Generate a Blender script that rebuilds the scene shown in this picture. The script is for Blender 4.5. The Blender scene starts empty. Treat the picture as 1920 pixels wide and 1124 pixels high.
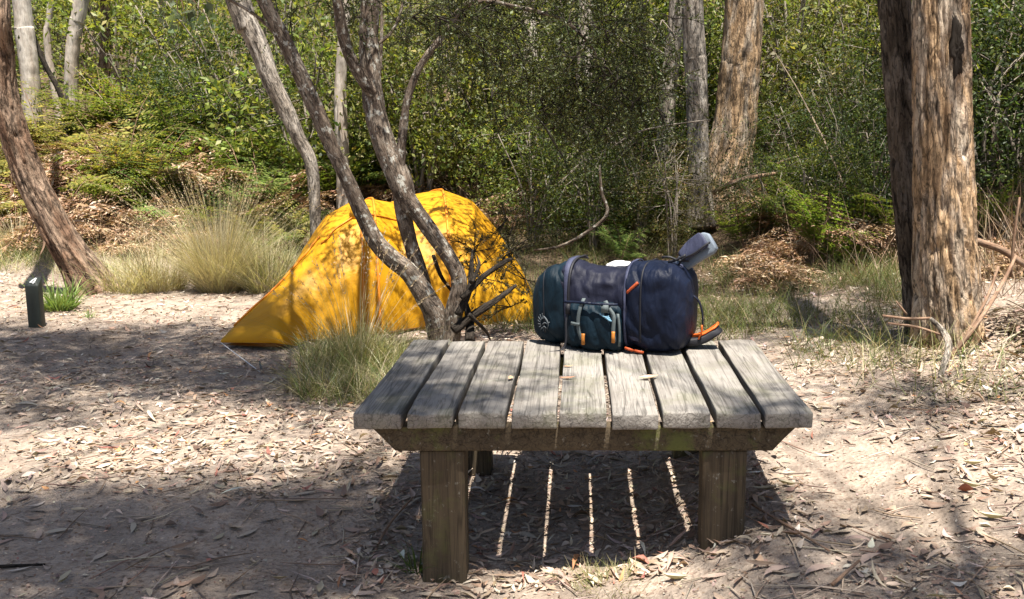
import bpy, math, random, bisect
import numpy as np
from mathutils import Vector, Matrix, noise as mnoise
S = bpy.context.scene
col = S.collection
rng = np.random.default_rng(7)
random.seed(7)
PI = math.pi

# ------------------------------------------------------------------ camera, sky, sun, exposure
CAMH = 1.38
FPX = 1866.0                      # focal length in pixels of the 1920 px wide photograph (35 mm)
CX, CY = 1086.0, 562.0            # principal point (the photograph is cropped off-centre)
PITCH = math.atan(314 / FPX)
cam_d = bpy.data.cameras.new('camera'); cam = bpy.data.objects.new('camera', cam_d); col.objects.link(cam)
cam.location = (0, 0, CAMH); cam.rotation_euler = (PI / 2 - PITCH, 0, 0)
cam_d.sensor_width = 36; cam_d.lens = 36 * FPX / 1920
cam_d.shift_x = -(CX - 960) / 1920
cam_d.clip_start = 0.05; cam_d.clip_end = 500
S.camera = cam

SUN = Vector((-0.10, 0.25, -1.0)).normalized()          # direction the light travels
w = bpy.data.worlds.new('World'); S.world = w; w.use_nodes = True
nt = w.node_tree; bg = nt.nodes['Background']
sky = nt.nodes.new('ShaderNodeTexSky'); sky.sky_type = 'NISHITA'; sky.sun_disc = False
sky.sun_elevation = math.asin(-SUN.z); sky.sun_rotation = math.atan2(-SUN.x, -SUN.y)
sky.dust_density = 1.5
nt.links.new(sky.outputs[0], bg.inputs[0]); bg.inputs[1].default_value = 0.05
sd = bpy.data.lights.new('sun', 'SUN'); so = bpy.data.objects.new('sun', sd); col.objects.link(so)
sd.energy = 5.0; sd.angle = math.radians(0.53); sd.color = (1.0, 0.945, 0.85)
so.rotation_euler = SUN.to_track_quat('-Z', 'Y').to_euler(); so.location = (0, 0, 30)
S.view_settings.view_transform = 'Standard'; S.view_settings.look = 'None'
S.view_settings.gamma = 1; S.view_settings.use_curve_mapping = False
S.view_settings.exposure = 1.7
S.cycles.use_denoising = True
S.cycles.max_bounces = 7; S.cycles.diffuse_bounces = 2; S.cycles.glossy_bounces = 2
S.cycles.transmission_bounces = 4; S.cycles.transparent_max_bounces = 4
S.cycles.sample_clamp_indirect = 6

# ------------------------------------------------------------------ helpers
def sstep(a, b, x):
    t = np.clip((np.asarray(x, float) - a) / (b - a), 0, 1); return t * t * (3 - 2 * t)

def _h(ix, iy, iz, s):
    n = (ix * 374761393 + iy * 668265263 + iz * 2147483647 + s * 1274126177) & 0xffffffff
    n = ((n ^ (n >> 13)) * 1274126177) & 0xffffffff
    n = n ^ (n >> 16)
    return (n & 0xffff) / 32767.5 - 1.0

def vn(p, seed=0):
    """vectorised value noise, p (n,3) -> (n,) in -1..1"""
    p = np.asarray(p, float); i = np.floor(p).astype(np.int64); f = p - i; f = f * f * (3 - 2 * f)
    r = 0
    for dx in (0, 1):
        wx = f[:, 0] if dx else 1 - f[:, 0]
        for dy in (0, 1):
            wy = f[:, 1] if dy else 1 - f[:, 1]
            for dz in (0, 1):
                wz = f[:, 2] if dz else 1 - f[:, 2]
                r = r + wx * wy * wz * _h(i[:, 0] + dx, i[:, 1] + dy, i[:, 2] + dz, seed)
    return r

def fbm(p, seed=0, o=3):
    a, r = 1.0, 0
    p = np.asarray(p, float)
    for k in range(o):
        r = r + a * vn(p * 2 ** k, seed + k * 17); a *= .5
    return r

def hgt(x, y):
    """terrain height"""
    x = np.asarray(x, float); y = np.asarray(y, float)
    z = 0.15 * sstep(.10, .75, x) * (1 - sstep(5, 8, y)) - .05 * np.exp(-((x + .45) / .55) ** 2 - ((y - 2.95) / .6) ** 2) + 0.14 * np.clip(x - .9, 0, 3.5) + .10 * np.clip(x - 4.3, 0, 30)
    y0 = 9.1 - 1.1 * sstep(-.5, 2.5, x)
    s = np.clip(y - y0, 0, None)
    z = z + 0.23 * s * s / (s + 1.8)
    p = np.stack([x, y, x * 0], -1).reshape(-1, 3)
    n = (fbm(p * .55, 3) * .05 * sstep(2, 9, y).reshape(-1) + fbm(p * 3.1, 9) * .012 + fbm(p * 13., 5, 2) * .004)
    return z + n.reshape(z.shape) - .02
HT = None
def h1(x, y):
    if HT is None: return float(hgt(np.array([x]), np.array([y]))[0])
    xs_, ys_, Z = HT                                     # bilinear look-up in the ground sheet itself
    i = min(max(bisect.bisect_right(xs_, x) - 1, 0), len(xs_) - 2); j = min(max(bisect.bisect_right(ys_, y) - 1, 0), len(ys_) - 2)
    u = (x - xs_[i]) / (xs_[i + 1] - xs_[i]); v = (y - ys_[j]) / (ys_[j + 1] - ys_[j])
    return (Z[j][i] * (1 - u) + Z[j][i + 1] * u) * (1 - v) + (Z[j + 1][i] * (1 - u) + Z[j + 1][i + 1] * u) * v

cp_, sp_ = math.cos(PITCH), math.sin(PITCH)
def ray(px, py):
    a, b = (px - CX) / FPX, (CY - py) / FPX
    return Vector((a, cp_ + b * sp_, -sp_ + b * cp_))
def P(px, py, Y):
    d = ray(px, py); return Vector((0, 0, CAMH)) + d * (Y / d.y)
def G(px, py):
    d = ray(px, py); t = 1.5
    while t < 60:
        q = Vector((0, 0, CAMH)) + d * t
        if q.z < h1(q.x, q.y): return Vector((q.x, q.y, h1(q.x, q.y)))
        t += .03 if t < 10 else .1
    return Vector((q.x, q.y, h1(q.x, q.y)))

def mesh_np(name, V, F, mats, cols=None, smooth=False, bark=None, mi=None):
    """V (n,3); F list of index arrays, each (m,3) or (m,4)"""
    me = bpy.data.meshes.new(name)
    V = np.asarray(V, np.float32)
    if not isinstance(F, list): F = [F]
    F = [np.asarray(f, np.int32) for f in F if len(f)]
    me.vertices.add(len(V)); me.vertices.foreach_set('co', V.ravel())
    li = np.concatenate([f.ravel() for f in F])
    tot = np.concatenate([np.full(len(f), f.shape[1], np.int32) for f in F])
    st = np.concatenate([[0], np.cumsum(tot)[:-1]]).astype(np.int32)
    me.loops.add(len(li)); me.loops.foreach_set('vertex_index', li)
    me.polygons.add(len(tot)); me.polygons.foreach_set('loop_start', st)
    if smooth: me.polygons.foreach_set('use_smooth', np.ones(len(tot), bool))
    if mi is not None: me.polygons.foreach_set('material_index', np.asarray(mi, np.int32))
    if cols is not None:
        c = np.ones((len(V), 4), np.float32); c[:, :3] = cols
        me.color_attributes.new('col', 'FLOAT_COLOR', 'POINT').data.foreach_set('color', c.ravel())
    if bark is not None:
        me.attributes.new('barkco', 'FLOAT_VECTOR', 'POINT').data.foreach_set('vector', np.asarray(bark, np.float32).ravel())
    me.update(calc_edges=True)
    for m in (mats if isinstance(mats, (list, tuple)) else [mats]): me.materials.append(m)
    return me

def link(name, me, parent=None, loc=None, rot=None):
    o = bpy.data.objects.new(name, me); col.objects.link(o)
    if parent is not None: o.parent = parent
    if loc is not None: o.location = loc
    if rot is not None: o.rotation_euler = rot
    return o
def tag(o, label=None, cat=None, group=None, kind=None):
    if label: o['label'] = label
    if cat: o['category'] = cat
    if group: o['group'] = group
    if kind: o['kind'] = kind
    return o
def thing(name, label, cat, loc=(0, 0, 0), rz=0, group=None):
    o = link(name, None, None, loc, (0, 0, rz)); return tag(o, label, cat, group)
def copy_tree(src, loc, rot, sc, label=None):
    r = src.copy(); col.objects.link(r); r.location = loc; r.rotation_euler = rot; r.scale = (sc, sc, sc) if not hasattr(sc, '__len__') else sc
    if label: r['label'] = label
    for ch in src.children:
        c = ch.copy(); col.objects.link(c); c.parent = r
    return r

class MB:
    """collects rings, tubes, boxes into one mesh"""
    def __init__(s): s.V = []; s.Q = []; s.T = []; s.n = 0; s.B = []; s.C = []
    def add(s, V, Q=None, T=None, B=None, C=None):
        V = np.asarray(V, float).reshape(-1, 3)
        s.V.append(V)
        if Q is not None and len(Q): s.Q.append(np.asarray(Q, int) + s.n)
        if T is not None and len(T): s.T.append(np.asarray(T, int) + s.n)
        s.B.append(np.zeros((len(V), 3)) if B is None else B)
        s.C.append(np.ones((len(V), 3)) * .5 if C is None else np.broadcast_to(C, (len(V), 3)))
        s.n += len(V)
    def loft(s, rings, caps=True, closed=True, C=None, B=None):
        R = np.asarray(rings, float); m, k = R.shape[:2]
        i = np.arange(m - 1)[:, None] * k; j = np.arange(k if closed else k - 1)[None]
        a = i + j; b = i + (j + 1) % k
        Q = np.stack([a, b, b + k, a + k], -1).reshape(-1, 4)
        V = R.reshape(-1, 3); T = []
        if caps and closed:
            c0, c1 = R[0].mean(0), R[-1].mean(0); V = np.concatenate([V, [c0, c1]]); n0 = m * k
            jj = np.arange(k)
            T = np.concatenate([np.stack([(jj + 1) % k, jj, np.full(k, n0)], -1),
                                np.stack([(m - 1) * k + jj, (m - 1) * k + (jj + 1) % k, np.full(k, n0 + 1)], -1)])
            if B is not None: B = np.concatenate([B, [B[0], B[-1]]])
        s.add(V, Q, T, B, C)
    def tube(s, pts, rad, k=8, C=None, caps=True, flat=1.0):
        pts = np.asarray([list(p) for p in pts], float); rad = np.broadcast_to(np.asarray(rad, float), (len(pts),))
        fr = frames(pts)
        an = np.arange(k) / k * 2 * PI
        R = pts[:, None] + rad[:, None, None] * (np.cos(an)[None, :, None] * fr[0][:, None] + flat * np.sin(an)[None, :, None] * fr[1][:, None])
        s.loft(R, caps, C=C)
    def box(s, lo, hi, C=None):
        lo, hi = np.array(lo, float), np.array(hi, float)
        V = np.array([[x, y, z] for x in (lo[0], hi[0]) for y in (lo[1], hi[1]) for z in (lo[2], hi[2])])
        s.add(V, [[0, 1, 3, 2], [4, 6, 7, 5], [0, 4, 5, 1], [2, 3, 7, 6], [0, 2, 6, 4], [1, 5, 7, 3]], C=C)
    def build(s, name, mat, parent=None, smooth=True, color=False, bark=False, loc=None, rot=None):
        F = ([np.concatenate(s.Q)] if s.Q else []) + ([np.concatenate(s.T)] if s.T else [])
        me = mesh_np(name, np.concatenate(s.V), F, mat, np.concatenate(s.C) if color else None, smooth, np.concatenate(s.B) if bark else None)
        return link(name, me, parent, loc, rot)

def frames(pts):
    t = np.gradient(pts, axis=0); t /= np.linalg.norm(t, axis=1)[:, None] + 1e-9
    ref = np.array([0, 1, 0.]) if abs(t[0, 1]) < .8 else np.array([1., 0, 0])
    u = []; r = ref
    for q in t:
        r = r - q * np.dot(r, q); r = r / (np.linalg.norm(r) + 1e-9); u.append(r)
    u = np.array(u); v = np.cross(t, u); return u, v, t

def spline(pts, n, rad=None):
    """Catmull-Rom resample; returns points (and radii)"""
    p = np.asarray([list(q) for q in pts], float)
    if rad is not None: p = np.concatenate([p, np.asarray(rad, float)[:, None]], 1)
    q = np.concatenate([[2 * p[0] - p[1]], p, [2 * p[-1] - p[-2]]]); m = len(p) - 1
    u = np.linspace(0, m - 1e-6, n); i = u.astype(int); f = (u - i)[:, None]
    a, b, c, d = q[i], q[i + 1], q[i + 2], q[i + 3]
    r = .5 * (2 * b + (c - a) * f + (2 * a - 5 * b + 4 * c - d) * f ** 2 + (3 * b - a - 3 * c + d) * f ** 3)
    return (r[:, :3], r[:, 3]) if rad is not None else r

def trunk(mb, pts, rad, k=28, step=.05, rough=.06, fiss=.10, seed=0, lump=.06, flare=0.0, caps=True):
    """a bark-covered stem: spline tube with fissured, lumpy surface; keeps unrolled bark coordinates"""
    p = np.asarray([list(q) for q in pts], float)
    L = np.linalg.norm(np.diff(p, axis=0), axis=1).sum(); n = max(6, int(L / step))
    c, r = spline(pts, n, rad)
    u, v, t = frames(c)
    s = np.concatenate([[0], np.cumsum(np.linalg.norm(np.diff(c, axis=0), axis=1))])
    an = np.arange(k) / k * 2 * PI
    A, Sg = np.meshgrid(an, s); Rr = np.repeat(r[:, None], k, 1)
    ca, sa = np.cos(A), np.sin(A)
    q = np.stack([ca * 1.0, sa * 1.0, Sg * 1.0], -1).reshape(-1, 3)
    big = fbm(q * np.array([1.2, 1.2, 2.2]), seed, 2).reshape(A.shape)
    fs = vn(q * np.array([6.5, 6.5, 4.2]) * np.array([max(1, r[0] / .12)] * 2 + [1]) + 5, seed + 3).reshape(A.shape); fs = .25 - 1.25 * np.clip(1 - np.abs(fs) * 3.2, 0, 1) ** 1.5
    fine = fbm(q * np.array([9, 9, 9.]), seed + 8, 2).reshape(A.shape)
    fl = 1 + flare * np.exp(-Sg / max(.25, 2.0 * r[0])) * (1 + .5 * np.cos(A * 3 + seed))
    rr = Rr * fl * (1 + lump * big + fiss * fs + rough * .5 * fine)
    R = c[:, None] + rr[..., None] * (ca[..., None] * u[:, None] + sa[..., None] * v[:, None])
    B = np.stack([ca * Rr, sa * Rr, Sg], -1).reshape(-1, 3)
    mb.loft(R, caps, B=B)

def leaves(c, d, nrm, L, W, fold=.25):
    """diamond leaves: centre base c, direction d, normal nrm (n,3), length L, width W (n,)"""
    d = d / (np.linalg.norm(d, axis=1)[:, None] + 1e-9)
    s = np.cross(d, nrm); s /= np.linalg.norm(s, axis=1)[:, None] + 1e-9
    m = np.cross(s, d)
    L = np.asarray(L)[:, None]; W = np.asarray(W)[:, None]
    V = np.stack([c, c + d * L * .42 + s * W * .5 + m * W * fold, c + d * L, c + d * L * .42 - s * W * .5 + m * W * fold], 1)
    n = len(c); F = (np.arange(n) * 4)[:, None] + np.arange(4)[None]
    return V.reshape(-1, 3), F
def rdir(n, zb=0.0):
    v = rng.normal(size=(n, 3)); v[:, 2] += zb; return v / np.linalg.norm(v, axis=1)[:, None]
def pal(colors, n, jit=.18, wts=None):
    c = np.array(colors)[rng.choice(len(colors), n, p=wts)]
    return np.clip(c * (1 + rng.normal(size=(n, 1)) * jit) * (1 + rng.normal(size=(n, 3)) * jit * .25), .004, .9)

# ------------------------------------------------------------------ materials
class NT:
    def __init__(s, name):
        s.m = bpy.data.materials.new(name); s.m.use_nodes = True; s.t = s.m.node_tree; s.N = s.t.nodes; s.bsdf = s.N['Principled BSDF']; s.out = s.N['Material Output']
    def n(s, typ, ins=None, **kw):
        x = s.N.new('ShaderNode' + typ)
        for k, v in kw.items(): setattr(x, k, v)
        for k, v in (ins or {}).items(): s.put(x, k, v)
        return x
    def put(s, x, k, v):
        i = x.inputs[k]
        if isinstance(v, bpy.types.NodeSocket): s.t.links.new(v, i)
        elif isinstance(v, bpy.types.Node): s.t.links.new(v.outputs[0], i)
        else: i.default_value = v
    def set(s, **kw):
        for k, v in kw.items(): s.put(s.bsdf, k.replace('_', ' '), v)
    def noise(s, vec, scale, detail=4, rough=.55, dist=0):
        return s.n('TexNoise', {'Vector': vec, 'Scale': scale, 'Detail': detail, 'Roughness': rough, 'Distortion': dist}).outputs['Fac']
    def ramp(s, fac, stops, mode='LINEAR'):
        r = s.n('ValToRGB', {'Fac': fac}); e = r.color_ramp; e.interpolation = mode
        while len(e.elements) < len(stops): e.elements.new(.5)
        for el, (p, c) in zip(e.elements, stops): el.position = p; el.color = (c, c, c, 1) if not hasattr(c, '__len__') else (*c, 1)
        return r.outputs[0]
    def mix(s, fac, a, b, mode='MIX'):
        x = s.n('Mix', data_type='RGBA', blend_type=mode)
        for i, v in ((0, fac), (6, a), (7, b)):
            if isinstance(v, bpy.types.NodeSocket): s.t.links.new(v, x.inputs[i])
            else: x.inputs[i].default_value = v if not (hasattr(v, '__len__') and len(v) == 3) else (*v, 1)
        return x.outputs[2]
    def math(s, op, a, b=0.0):
        x = s.n('Math', operation=op); s.put(x, 0, a); s.put(x, 1, b); return x.outputs[0]
    def map(s, vec, scale=(1, 1, 1), loc=(0, 0, 0)):
        return s.n('Mapping', {'Vector': vec, 'Scale': scale, 'Location': loc}).outputs[0]
    def bump(s, h, strength=.5, dist=.01):
        b = s.n('Bump', {'Height': h, 'Strength': strength, 'Distance': dist}); s.set(Normal=b.outputs[0])
    def attr(s, name, out='Color'): return s.n('Attribute', attribute_name=name).outputs[out]
    def obj(s): return s.n('TexCoord').outputs['Object']
    def rnd(s): return s.n('ObjectInfo').outputs['Random']

def leaf_mat(name, trans=.35, rough=.5, hue=.03, val=.25, spec=.3):
    t = NT(name); c = t.attr('col'); r = t.rnd()
    hs = t.n('HueSaturation', {'Color': c, 'Hue': t.math('ADD', t.math('MULTIPLY', r, hue), .5 - hue / 2),
                               'Value': t.math('ADD', t.math('MULTIPLY', t.math('FRACT', t.math('MULTIPLY', r, 7.3)), val), 1 - val / 2), 'Saturation': 1.0})
    big = t.noise(t.obj(), 9.0, 2)
    c2 = t.mix(.35, hs.outputs[0], t.ramp(big, [(.3, .45), (.7, 1.0)]), 'MULTIPLY')
    t.set(Base_Color=c2, Roughness=rough); t.bsdf.inputs['Specular IOR Level'].default_value = spec
    if trans > 0:
        tr = t.n('BsdfTranslucent', {'Color': t.mix(1.0, c2, (1.35, 1.3, .6), 'MULTIPLY')})
        m = t.n('MixShader', {0: trans, 1: t.bsdf.outputs[0], 2: tr.outputs[0]}); t.t.links.new(m.outputs[0], t.out.inputs[0])
    return t.m
M = {}
M['leaf'] = leaf_mat('leaf', .45)
M['needle'] = leaf_mat('fine_leaf', .25)
M['grass'] = leaf_mat('grass_blade', .30, .55, .02, .2)
M['dry'] = leaf_mat('dry_leaf', .12, .7, .02, .25, .2)
M['litter'] = leaf_mat('litter_leaf', .08, .6, .01, .1, .3)

def ground_mat():
    t = NT('soil'); o = t.obj()
    a = t.noise(o, 1.3, 5); b = t.noise(o, 9, 6, .65); c = t.noise(o, 70, 4, .7)
    v = t.n('TexVoronoi', {'Vector': t.map(o, (1, 1, .3)), 'Scale': 60.0, 'Randomness': 1.0})
    base = t.mix(t.ramp(b, [(.35, 0.), (.65, 1.)]), (.220, .172, .138), (.345, .285, .235))
    base = t.mix(t.math('MULTIPLY', t.ramp(a, [(.45, 0.), (.62, 1.)]), .55), base, (.15, .118, .09))
    base = t.mix(t.math('MULTIPLY', t.ramp(c, [(.5, 0.), (.68, 1.)]), .5), base, (.10, .075, .058))
    vc = t.ramp(v.outputs['Color'], [(.0, (.16, .10, .07)), (.3, (.30, .24, .19)), (.6, (.38, .31, .25)), (.9, (.21, .15, .11)), (1., (.13, .09, .07))])
    base = t.mix(t.math('MULTIPLY', t.ramp(t.noise(o, 4, 4), [(.42, 0.), (.6, 1.)]), .7), base, vc)
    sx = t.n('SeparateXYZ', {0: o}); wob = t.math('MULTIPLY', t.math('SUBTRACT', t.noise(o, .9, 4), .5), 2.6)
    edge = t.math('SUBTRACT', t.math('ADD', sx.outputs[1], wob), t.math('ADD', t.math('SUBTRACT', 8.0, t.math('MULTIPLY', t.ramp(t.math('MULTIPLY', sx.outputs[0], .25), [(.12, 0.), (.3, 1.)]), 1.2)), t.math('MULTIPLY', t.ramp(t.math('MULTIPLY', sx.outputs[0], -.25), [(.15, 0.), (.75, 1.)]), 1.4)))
    dark_soil = t.mix(t.ramp(b, [(.35, 0.), (.65, 1.)]), (.055, .038, .024), (.15, .105, .068))     # darker brown tone beyond a wavering edge, starting nearer at right
    base = t.mix(t.ramp(edge, [(.0, 0.), (1., 1.)]), base, dark_soil)
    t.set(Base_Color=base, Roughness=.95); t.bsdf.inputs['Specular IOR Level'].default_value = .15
    t.bump(t.math('ADD', t.math('ADD', c, t.math('MULTIPLY', b, .6)), t.math('MULTIPLY', v.outputs['Distance'], .8)), .8, .015)
    return t.m
M['ground'] = ground_mat()

def wood_mat(name, c1, c2, dark, moss=0.0, zs=1.0):
    t = NT(name); o = t.obj(); r = t.rnd()
    off = t.n('CombineXYZ', {0: t.math('MULTIPLY', r, 13.), 1: t.math('MULTIPLY', r, 5.), 2: t.math('MULTIPLY', r, 9.)}).outputs[0]
    ov = t.n('VectorMath', operation='ADD'); t.put(ov, 0, o); t.put(ov, 1, off); o2 = ov.outputs[0]
    g = t.noise(t.map(o2, (34, 1.6, 30) if zs else (34, 30, 1.6)), 1.0, 6, .65, .6)
    g2 = t.noise(t.map(o2, (120, 3, 110) if zs else (120, 110, 3)), 1.0, 3, .6)
    bl = t.noise(o2, 3.2, 4, .6); sp = t.noise(o2, 40, 4, .7)
    c = t.mix(t.ramp(g, [(.3, 0.), (.72, 1.)]), c1, c2)
    c = t.mix(t.math('MULTIPLY', t.ramp(g2, [(.52, 0.), (.7, 1.)]), .6), c, dark)
    c = t.mix(t.math('MULTIPLY', t.ramp(bl, [(.48, 0.), (.7, 1.)]), .45), c, dark)
    c = t.mix(t.math('MULTIPLY', t.ramp(sp, [(.62, 0.), (.72, 1.)]), .4), c, (.42, .42, .38))
    for f_, a_ in ((26, .55), (60, .4)):
        cn = t.noise(t.map(o2, (f_, f_ * .035, f_) if zs else (f_, f_, f_ * .035)), 1.0, 2, .5, .3)
        c = t.mix(a_, c, t.ramp(cn, [(.47, 1.), (.496, .15), (.504, .15), (.53, 1.)]), 'MULTIPLY')
    if moss:
        c = t.mix(t.math('MULTIPLY', t.ramp(t.noise(o2, 5.5, 5, .7), [(.5, 0.), (.62, 1.)]), moss), c, (.10, .115, .03))
    c = t.mix(t.math('MULTIPLY', r, .25), c, dark)
    t.set(Base_Color=c, Roughness=.85); t.bsdf.inputs['Specular IOR Level'].default_value = .25
    t.bump(t.math('ADD', g, t.math('MULTIPLY', g2, .8)), .55, .006)
    return t.m
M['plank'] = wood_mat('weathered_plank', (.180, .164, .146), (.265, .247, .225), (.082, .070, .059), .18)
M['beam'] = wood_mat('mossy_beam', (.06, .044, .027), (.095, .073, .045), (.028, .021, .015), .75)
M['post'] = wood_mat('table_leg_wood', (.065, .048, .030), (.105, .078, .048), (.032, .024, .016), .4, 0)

def bark_mat(name, stops, zscale=.6, scale=9, patch=None, patchc=(.5, .5, .48), patchs=7, dark=(.05, .04, .03), darkamt=.6, bumpd=.02):
    """stops: colours over vertically stretched noise"""
    t = NT(name); v = t.attr('barkco', 'Vector')
    a = t.noise(t.map(v, (scale, scale, scale * zscale * .4)), 1.0, 6, .62, .5)
    b = t.noise(t.map(v, (scale * 4, scale * 4, scale * .75)), 1.0, 5, .65, .3)
    c = t.noise(t.map(v, (14, 14, 9)), 1.0, 5, .65)
    base = t.ramp(a, stops)
    base = t.mix(t.math('MULTIPLY', t.ramp(b, [(.5, 0.), (.66, 1.)]), darkamt), base, dark)
    base = t.mix(.7, base, t.ramp(c, [(.3, .55), (.7, 1.35)]), 'MULTIPLY')
    for fs_, zz_, lo in ((scale * 2.2, .22, .32), (scale * 5.5, .30, .55)):
        cn = t.noise(t.map(v, (fs_, fs_, fs_ * zz_)), 1.0, 3, .55, .4)
        base = t.mix(1.0 if bumpd > .008 else .3, base, t.ramp(cn, [(.455, 1.), (.492, lo), (.508, lo), (.545, 1.)]), 'MULTIPLY')
    if patch:
        q = t.noise(t.map(v, (patchs, patchs, patchs * .8)), 1.0, 6, .7)
        base = t.mix(t.ramp(q, [(patch, 0.), (patch + .05, 1.)]), base, patchc)
    t.set(Base_Color=base, Roughness=.9); t.bsdf.inputs['Specular IOR Level'].default_value = .15
    t.bump(t.math('ADD', t.math('MULTIPLY', b, -1.0), t.math('MULTIPLY', c, .5)), 1.0, bumpd)
    return t.m
M['bark_big'] = bark_mat('gum_bark_tan', [(.28, (.09, .06, .042)), (.40, (.27, .175, .10)), (.47, (.48, .325, .19)), (.54, (.38, .285, .205)), (.64, (.53, .435, .33)), (.76, (.62, .565, .49))], .6, 10, .63, (.09, .065, .05), 6)
M['bark_grey'] = bark_mat('gum_bark_grey', [(.28, (.09, .07, .056)), (.45, (.26, .22, .18)), (.58, (.40, .355, .305)), (.75, (.50, .465, .42))], .6, 9, .64, (.09, .065, .05), 4)
M['bark_lean'] = bark_mat('gum_bark_brown', [(.28, (.085, .05, .034)), (.43, (.19, .115, .075)), (.55, (.30, .215, .155)), (.66, (.20, .135, .10)), (.78, (.40, .33, .26))], .55, 8)
M['bark_white'] = bark_mat('pale_gum_bark', [(.25, (.22, .17, .13)), (.4, (.38, .32, .265)), (.6, (.48, .435, .385)), (.8, (.36, .29, .23))], .5, 5, .63, (.23, .17, .13), 4, (.22, .16, .12), .35, .006)
M['bark_tea'] = bark_mat('lichen_bark', [(.28, (.06, .044, .034)), (.45, (.15, .112, .085)), (.6, (.24, .195, .155)), (.78, (.36, .325, .28))], 1.2, 16, .555, (.36, .35, .31), 24, (.045, .035, .028), .5, .012)
M['bark_umber'] = bark_mat('gum_bark_umber', [(.28, (.035, .026, .02)), (.45, (.10, .078, .06)), (.58, (.17, .14, .115)), (.75, (.25, .22, .19))], .6, 9, .64, (.05, .038, .03), 4)
M['bark_dark'] = bark_mat('dark_dead_wood', [(.3, (.018, .014, .011)), (.6, (.05, .04, .032)), (.8, (.09, .075, .06))], .8, 14)
M['stick'] = bark_mat('dry_stick', [(.3, (.16, .09, .06)), (.5, (.28, .18, .12)), (.7, (.38, .29, .22))], .5, 30, bumpd=.003)

def plain(name, c, rough=.7, nscale=40, amt=.25, bump=.3, bd=.002, spec=.3, sheen=0.0):
    t = NT(name); o = t.obj(); a = t.noise(o, nscale, 4); b = t.noise(o, nscale * .15, 3)
    k = t.math('ADD', t.math('MULTIPLY', a, amt), t.math('MULTIPLY', b, amt))
    cc = t.mix(1.0, (*c, 1), t.ramp(k, [(0., 1 - amt), (2 * amt, 1 + amt)]), 'MULTIPLY') if amt else (*c, 1)
    t.set(Base_Color=cc, Roughness=rough); t.bsdf.inputs['Specular IOR Level'].default_value = spec
    if sheen: t.set(Sheen_Weight=sheen, Sheen_Roughness=.4)
    if bump: t.bump(a, bump, bd)
    return t.m

# ------------------------------------------------------------------ ground (one sheet to the horizon)
def axis_(lo, hi, d, far_lo, far_hi, g=1.13):
    a = list(np.arange(lo, hi, d)); s = d; x = a[-1]
    while x < far_hi: s *= g; x += s; a.append(x)
    s = d; x = a[0]
    while x > far_lo: s *= g; x -= s; a.insert(0, x)
    return np.array(a)
xs = axis_(-4.2, 3.4, .04, -90, 90); ys = axis_(2.2, 9.4, .04, -40, 130)
GX, GY = np.meshgrid(xs, ys); GZ = hgt(GX, GY)
nx, ny = len(xs), len(ys); HT = (xs.tolist(), ys.tolist(), GZ.tolist())
i = (np.arange(ny - 1)[:, None] * nx + np.arange(nx - 1)[None]).ravel()
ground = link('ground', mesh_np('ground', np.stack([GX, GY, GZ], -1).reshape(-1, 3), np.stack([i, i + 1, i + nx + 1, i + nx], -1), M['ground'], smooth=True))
tag(ground, 'pale sandy soil of the clearing with scattered leaf litter', 'ground', kind='structure')


# ------------------------------------------------------------------ low camp table
def rrect(hw, hh, r, k=4):
    """rounded rectangle (x,z) outline"""
    o = []
    for cx, cz, a0 in ((hw - r, hh - r, 0), (-hw + r, hh - r, PI / 2), (-hw + r, -hh + r, PI), (hw - r, -hh + r, 1.5 * PI)):
        for j in range(k): a = a0 + PI / 2 * j / (k - 1); o.append((cx + r * math.cos(a), cz + r * math.sin(a)))
    return np.array(o)
def timber(L, hw, hh, r, seed, n=36, amp=.002, endr=.006, edge_wear=.0):
    """a timber along local y with rounded worn edges and ends"""
    mb = MB(); prof = rrect(hw, hh, r)
    # densify the profile so that the faces can undulate
    q = []
    for a, b in zip(prof, np.roll(prof, -1, 0)):
        m = max(1, int(np.linalg.norm(b - a) / .02))
        for j in range(m): q.append(a + (b - a) * j / m)
    q = np.array(q)
    yy = np.concatenate([[-L / 2, -L / 2 + endr * .4], np.linspace(-L / 2 + endr, L / 2 - endr, n), [L / 2 - endr * .4, L / 2]])
    sh = np.ones(len(yy)); sh[0] = sh[-1] = 1 - endr * 1.3 / hh; sh[1] = sh[-2] = 1 - endr * .45 / hh
    R = []
    for y, s in zip(yy, sh):
        d = np.minimum(hh, hw) * (1 - s)
        ring = np.stack([np.sign(q[:, 0]) * (np.abs(q[:, 0]) - d * np.abs(q[:, 0]) / hw), np.full(len(q), y), np.sign(q[:, 1]) * (np.abs(q[:, 1]) - d * np.abs(q[:, 1]) / hh)], -1)
        nn = fbm(ring * np.array([9, 2.2, 9]) + seed * 7.3, seed, 3)[:, None] * amp + fbm(ring * np.array([40, 6, 40]) + seed, seed + 4, 2)[:, None] * amp * .35
        rad = ring * np.array([1, 0, 1]); rad /= np.linalg.norm(rad, axis=1)[:, None] + 1e-9
        ring = ring + rad * nn
        if edge_wear:
            e = np.clip((np.abs(y) / (L / 2) - .93) / .07, 0, 1) * edge_wear
            ring[:, 2] -= e * np.clip(ring[:, 2] / hh, 0, 1) * (.5 + .5 * fbm(ring * 22 + seed, seed + 2, 2))
            ring[:, 1] *= 1 - e * .25 * (vn(ring * np.array([18, 0, 25.]) + seed, seed + 7) + .4) / L
        R.append(ring)
    mb.loft(R); return mb
TT = .52
table = thing('camp_table', 'low weathered grey plank table with chunky wooden legs under the backpack', 'table', (.015, 3.545, 0))
pw, pt, pitch = .1445, .052, .160
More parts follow.
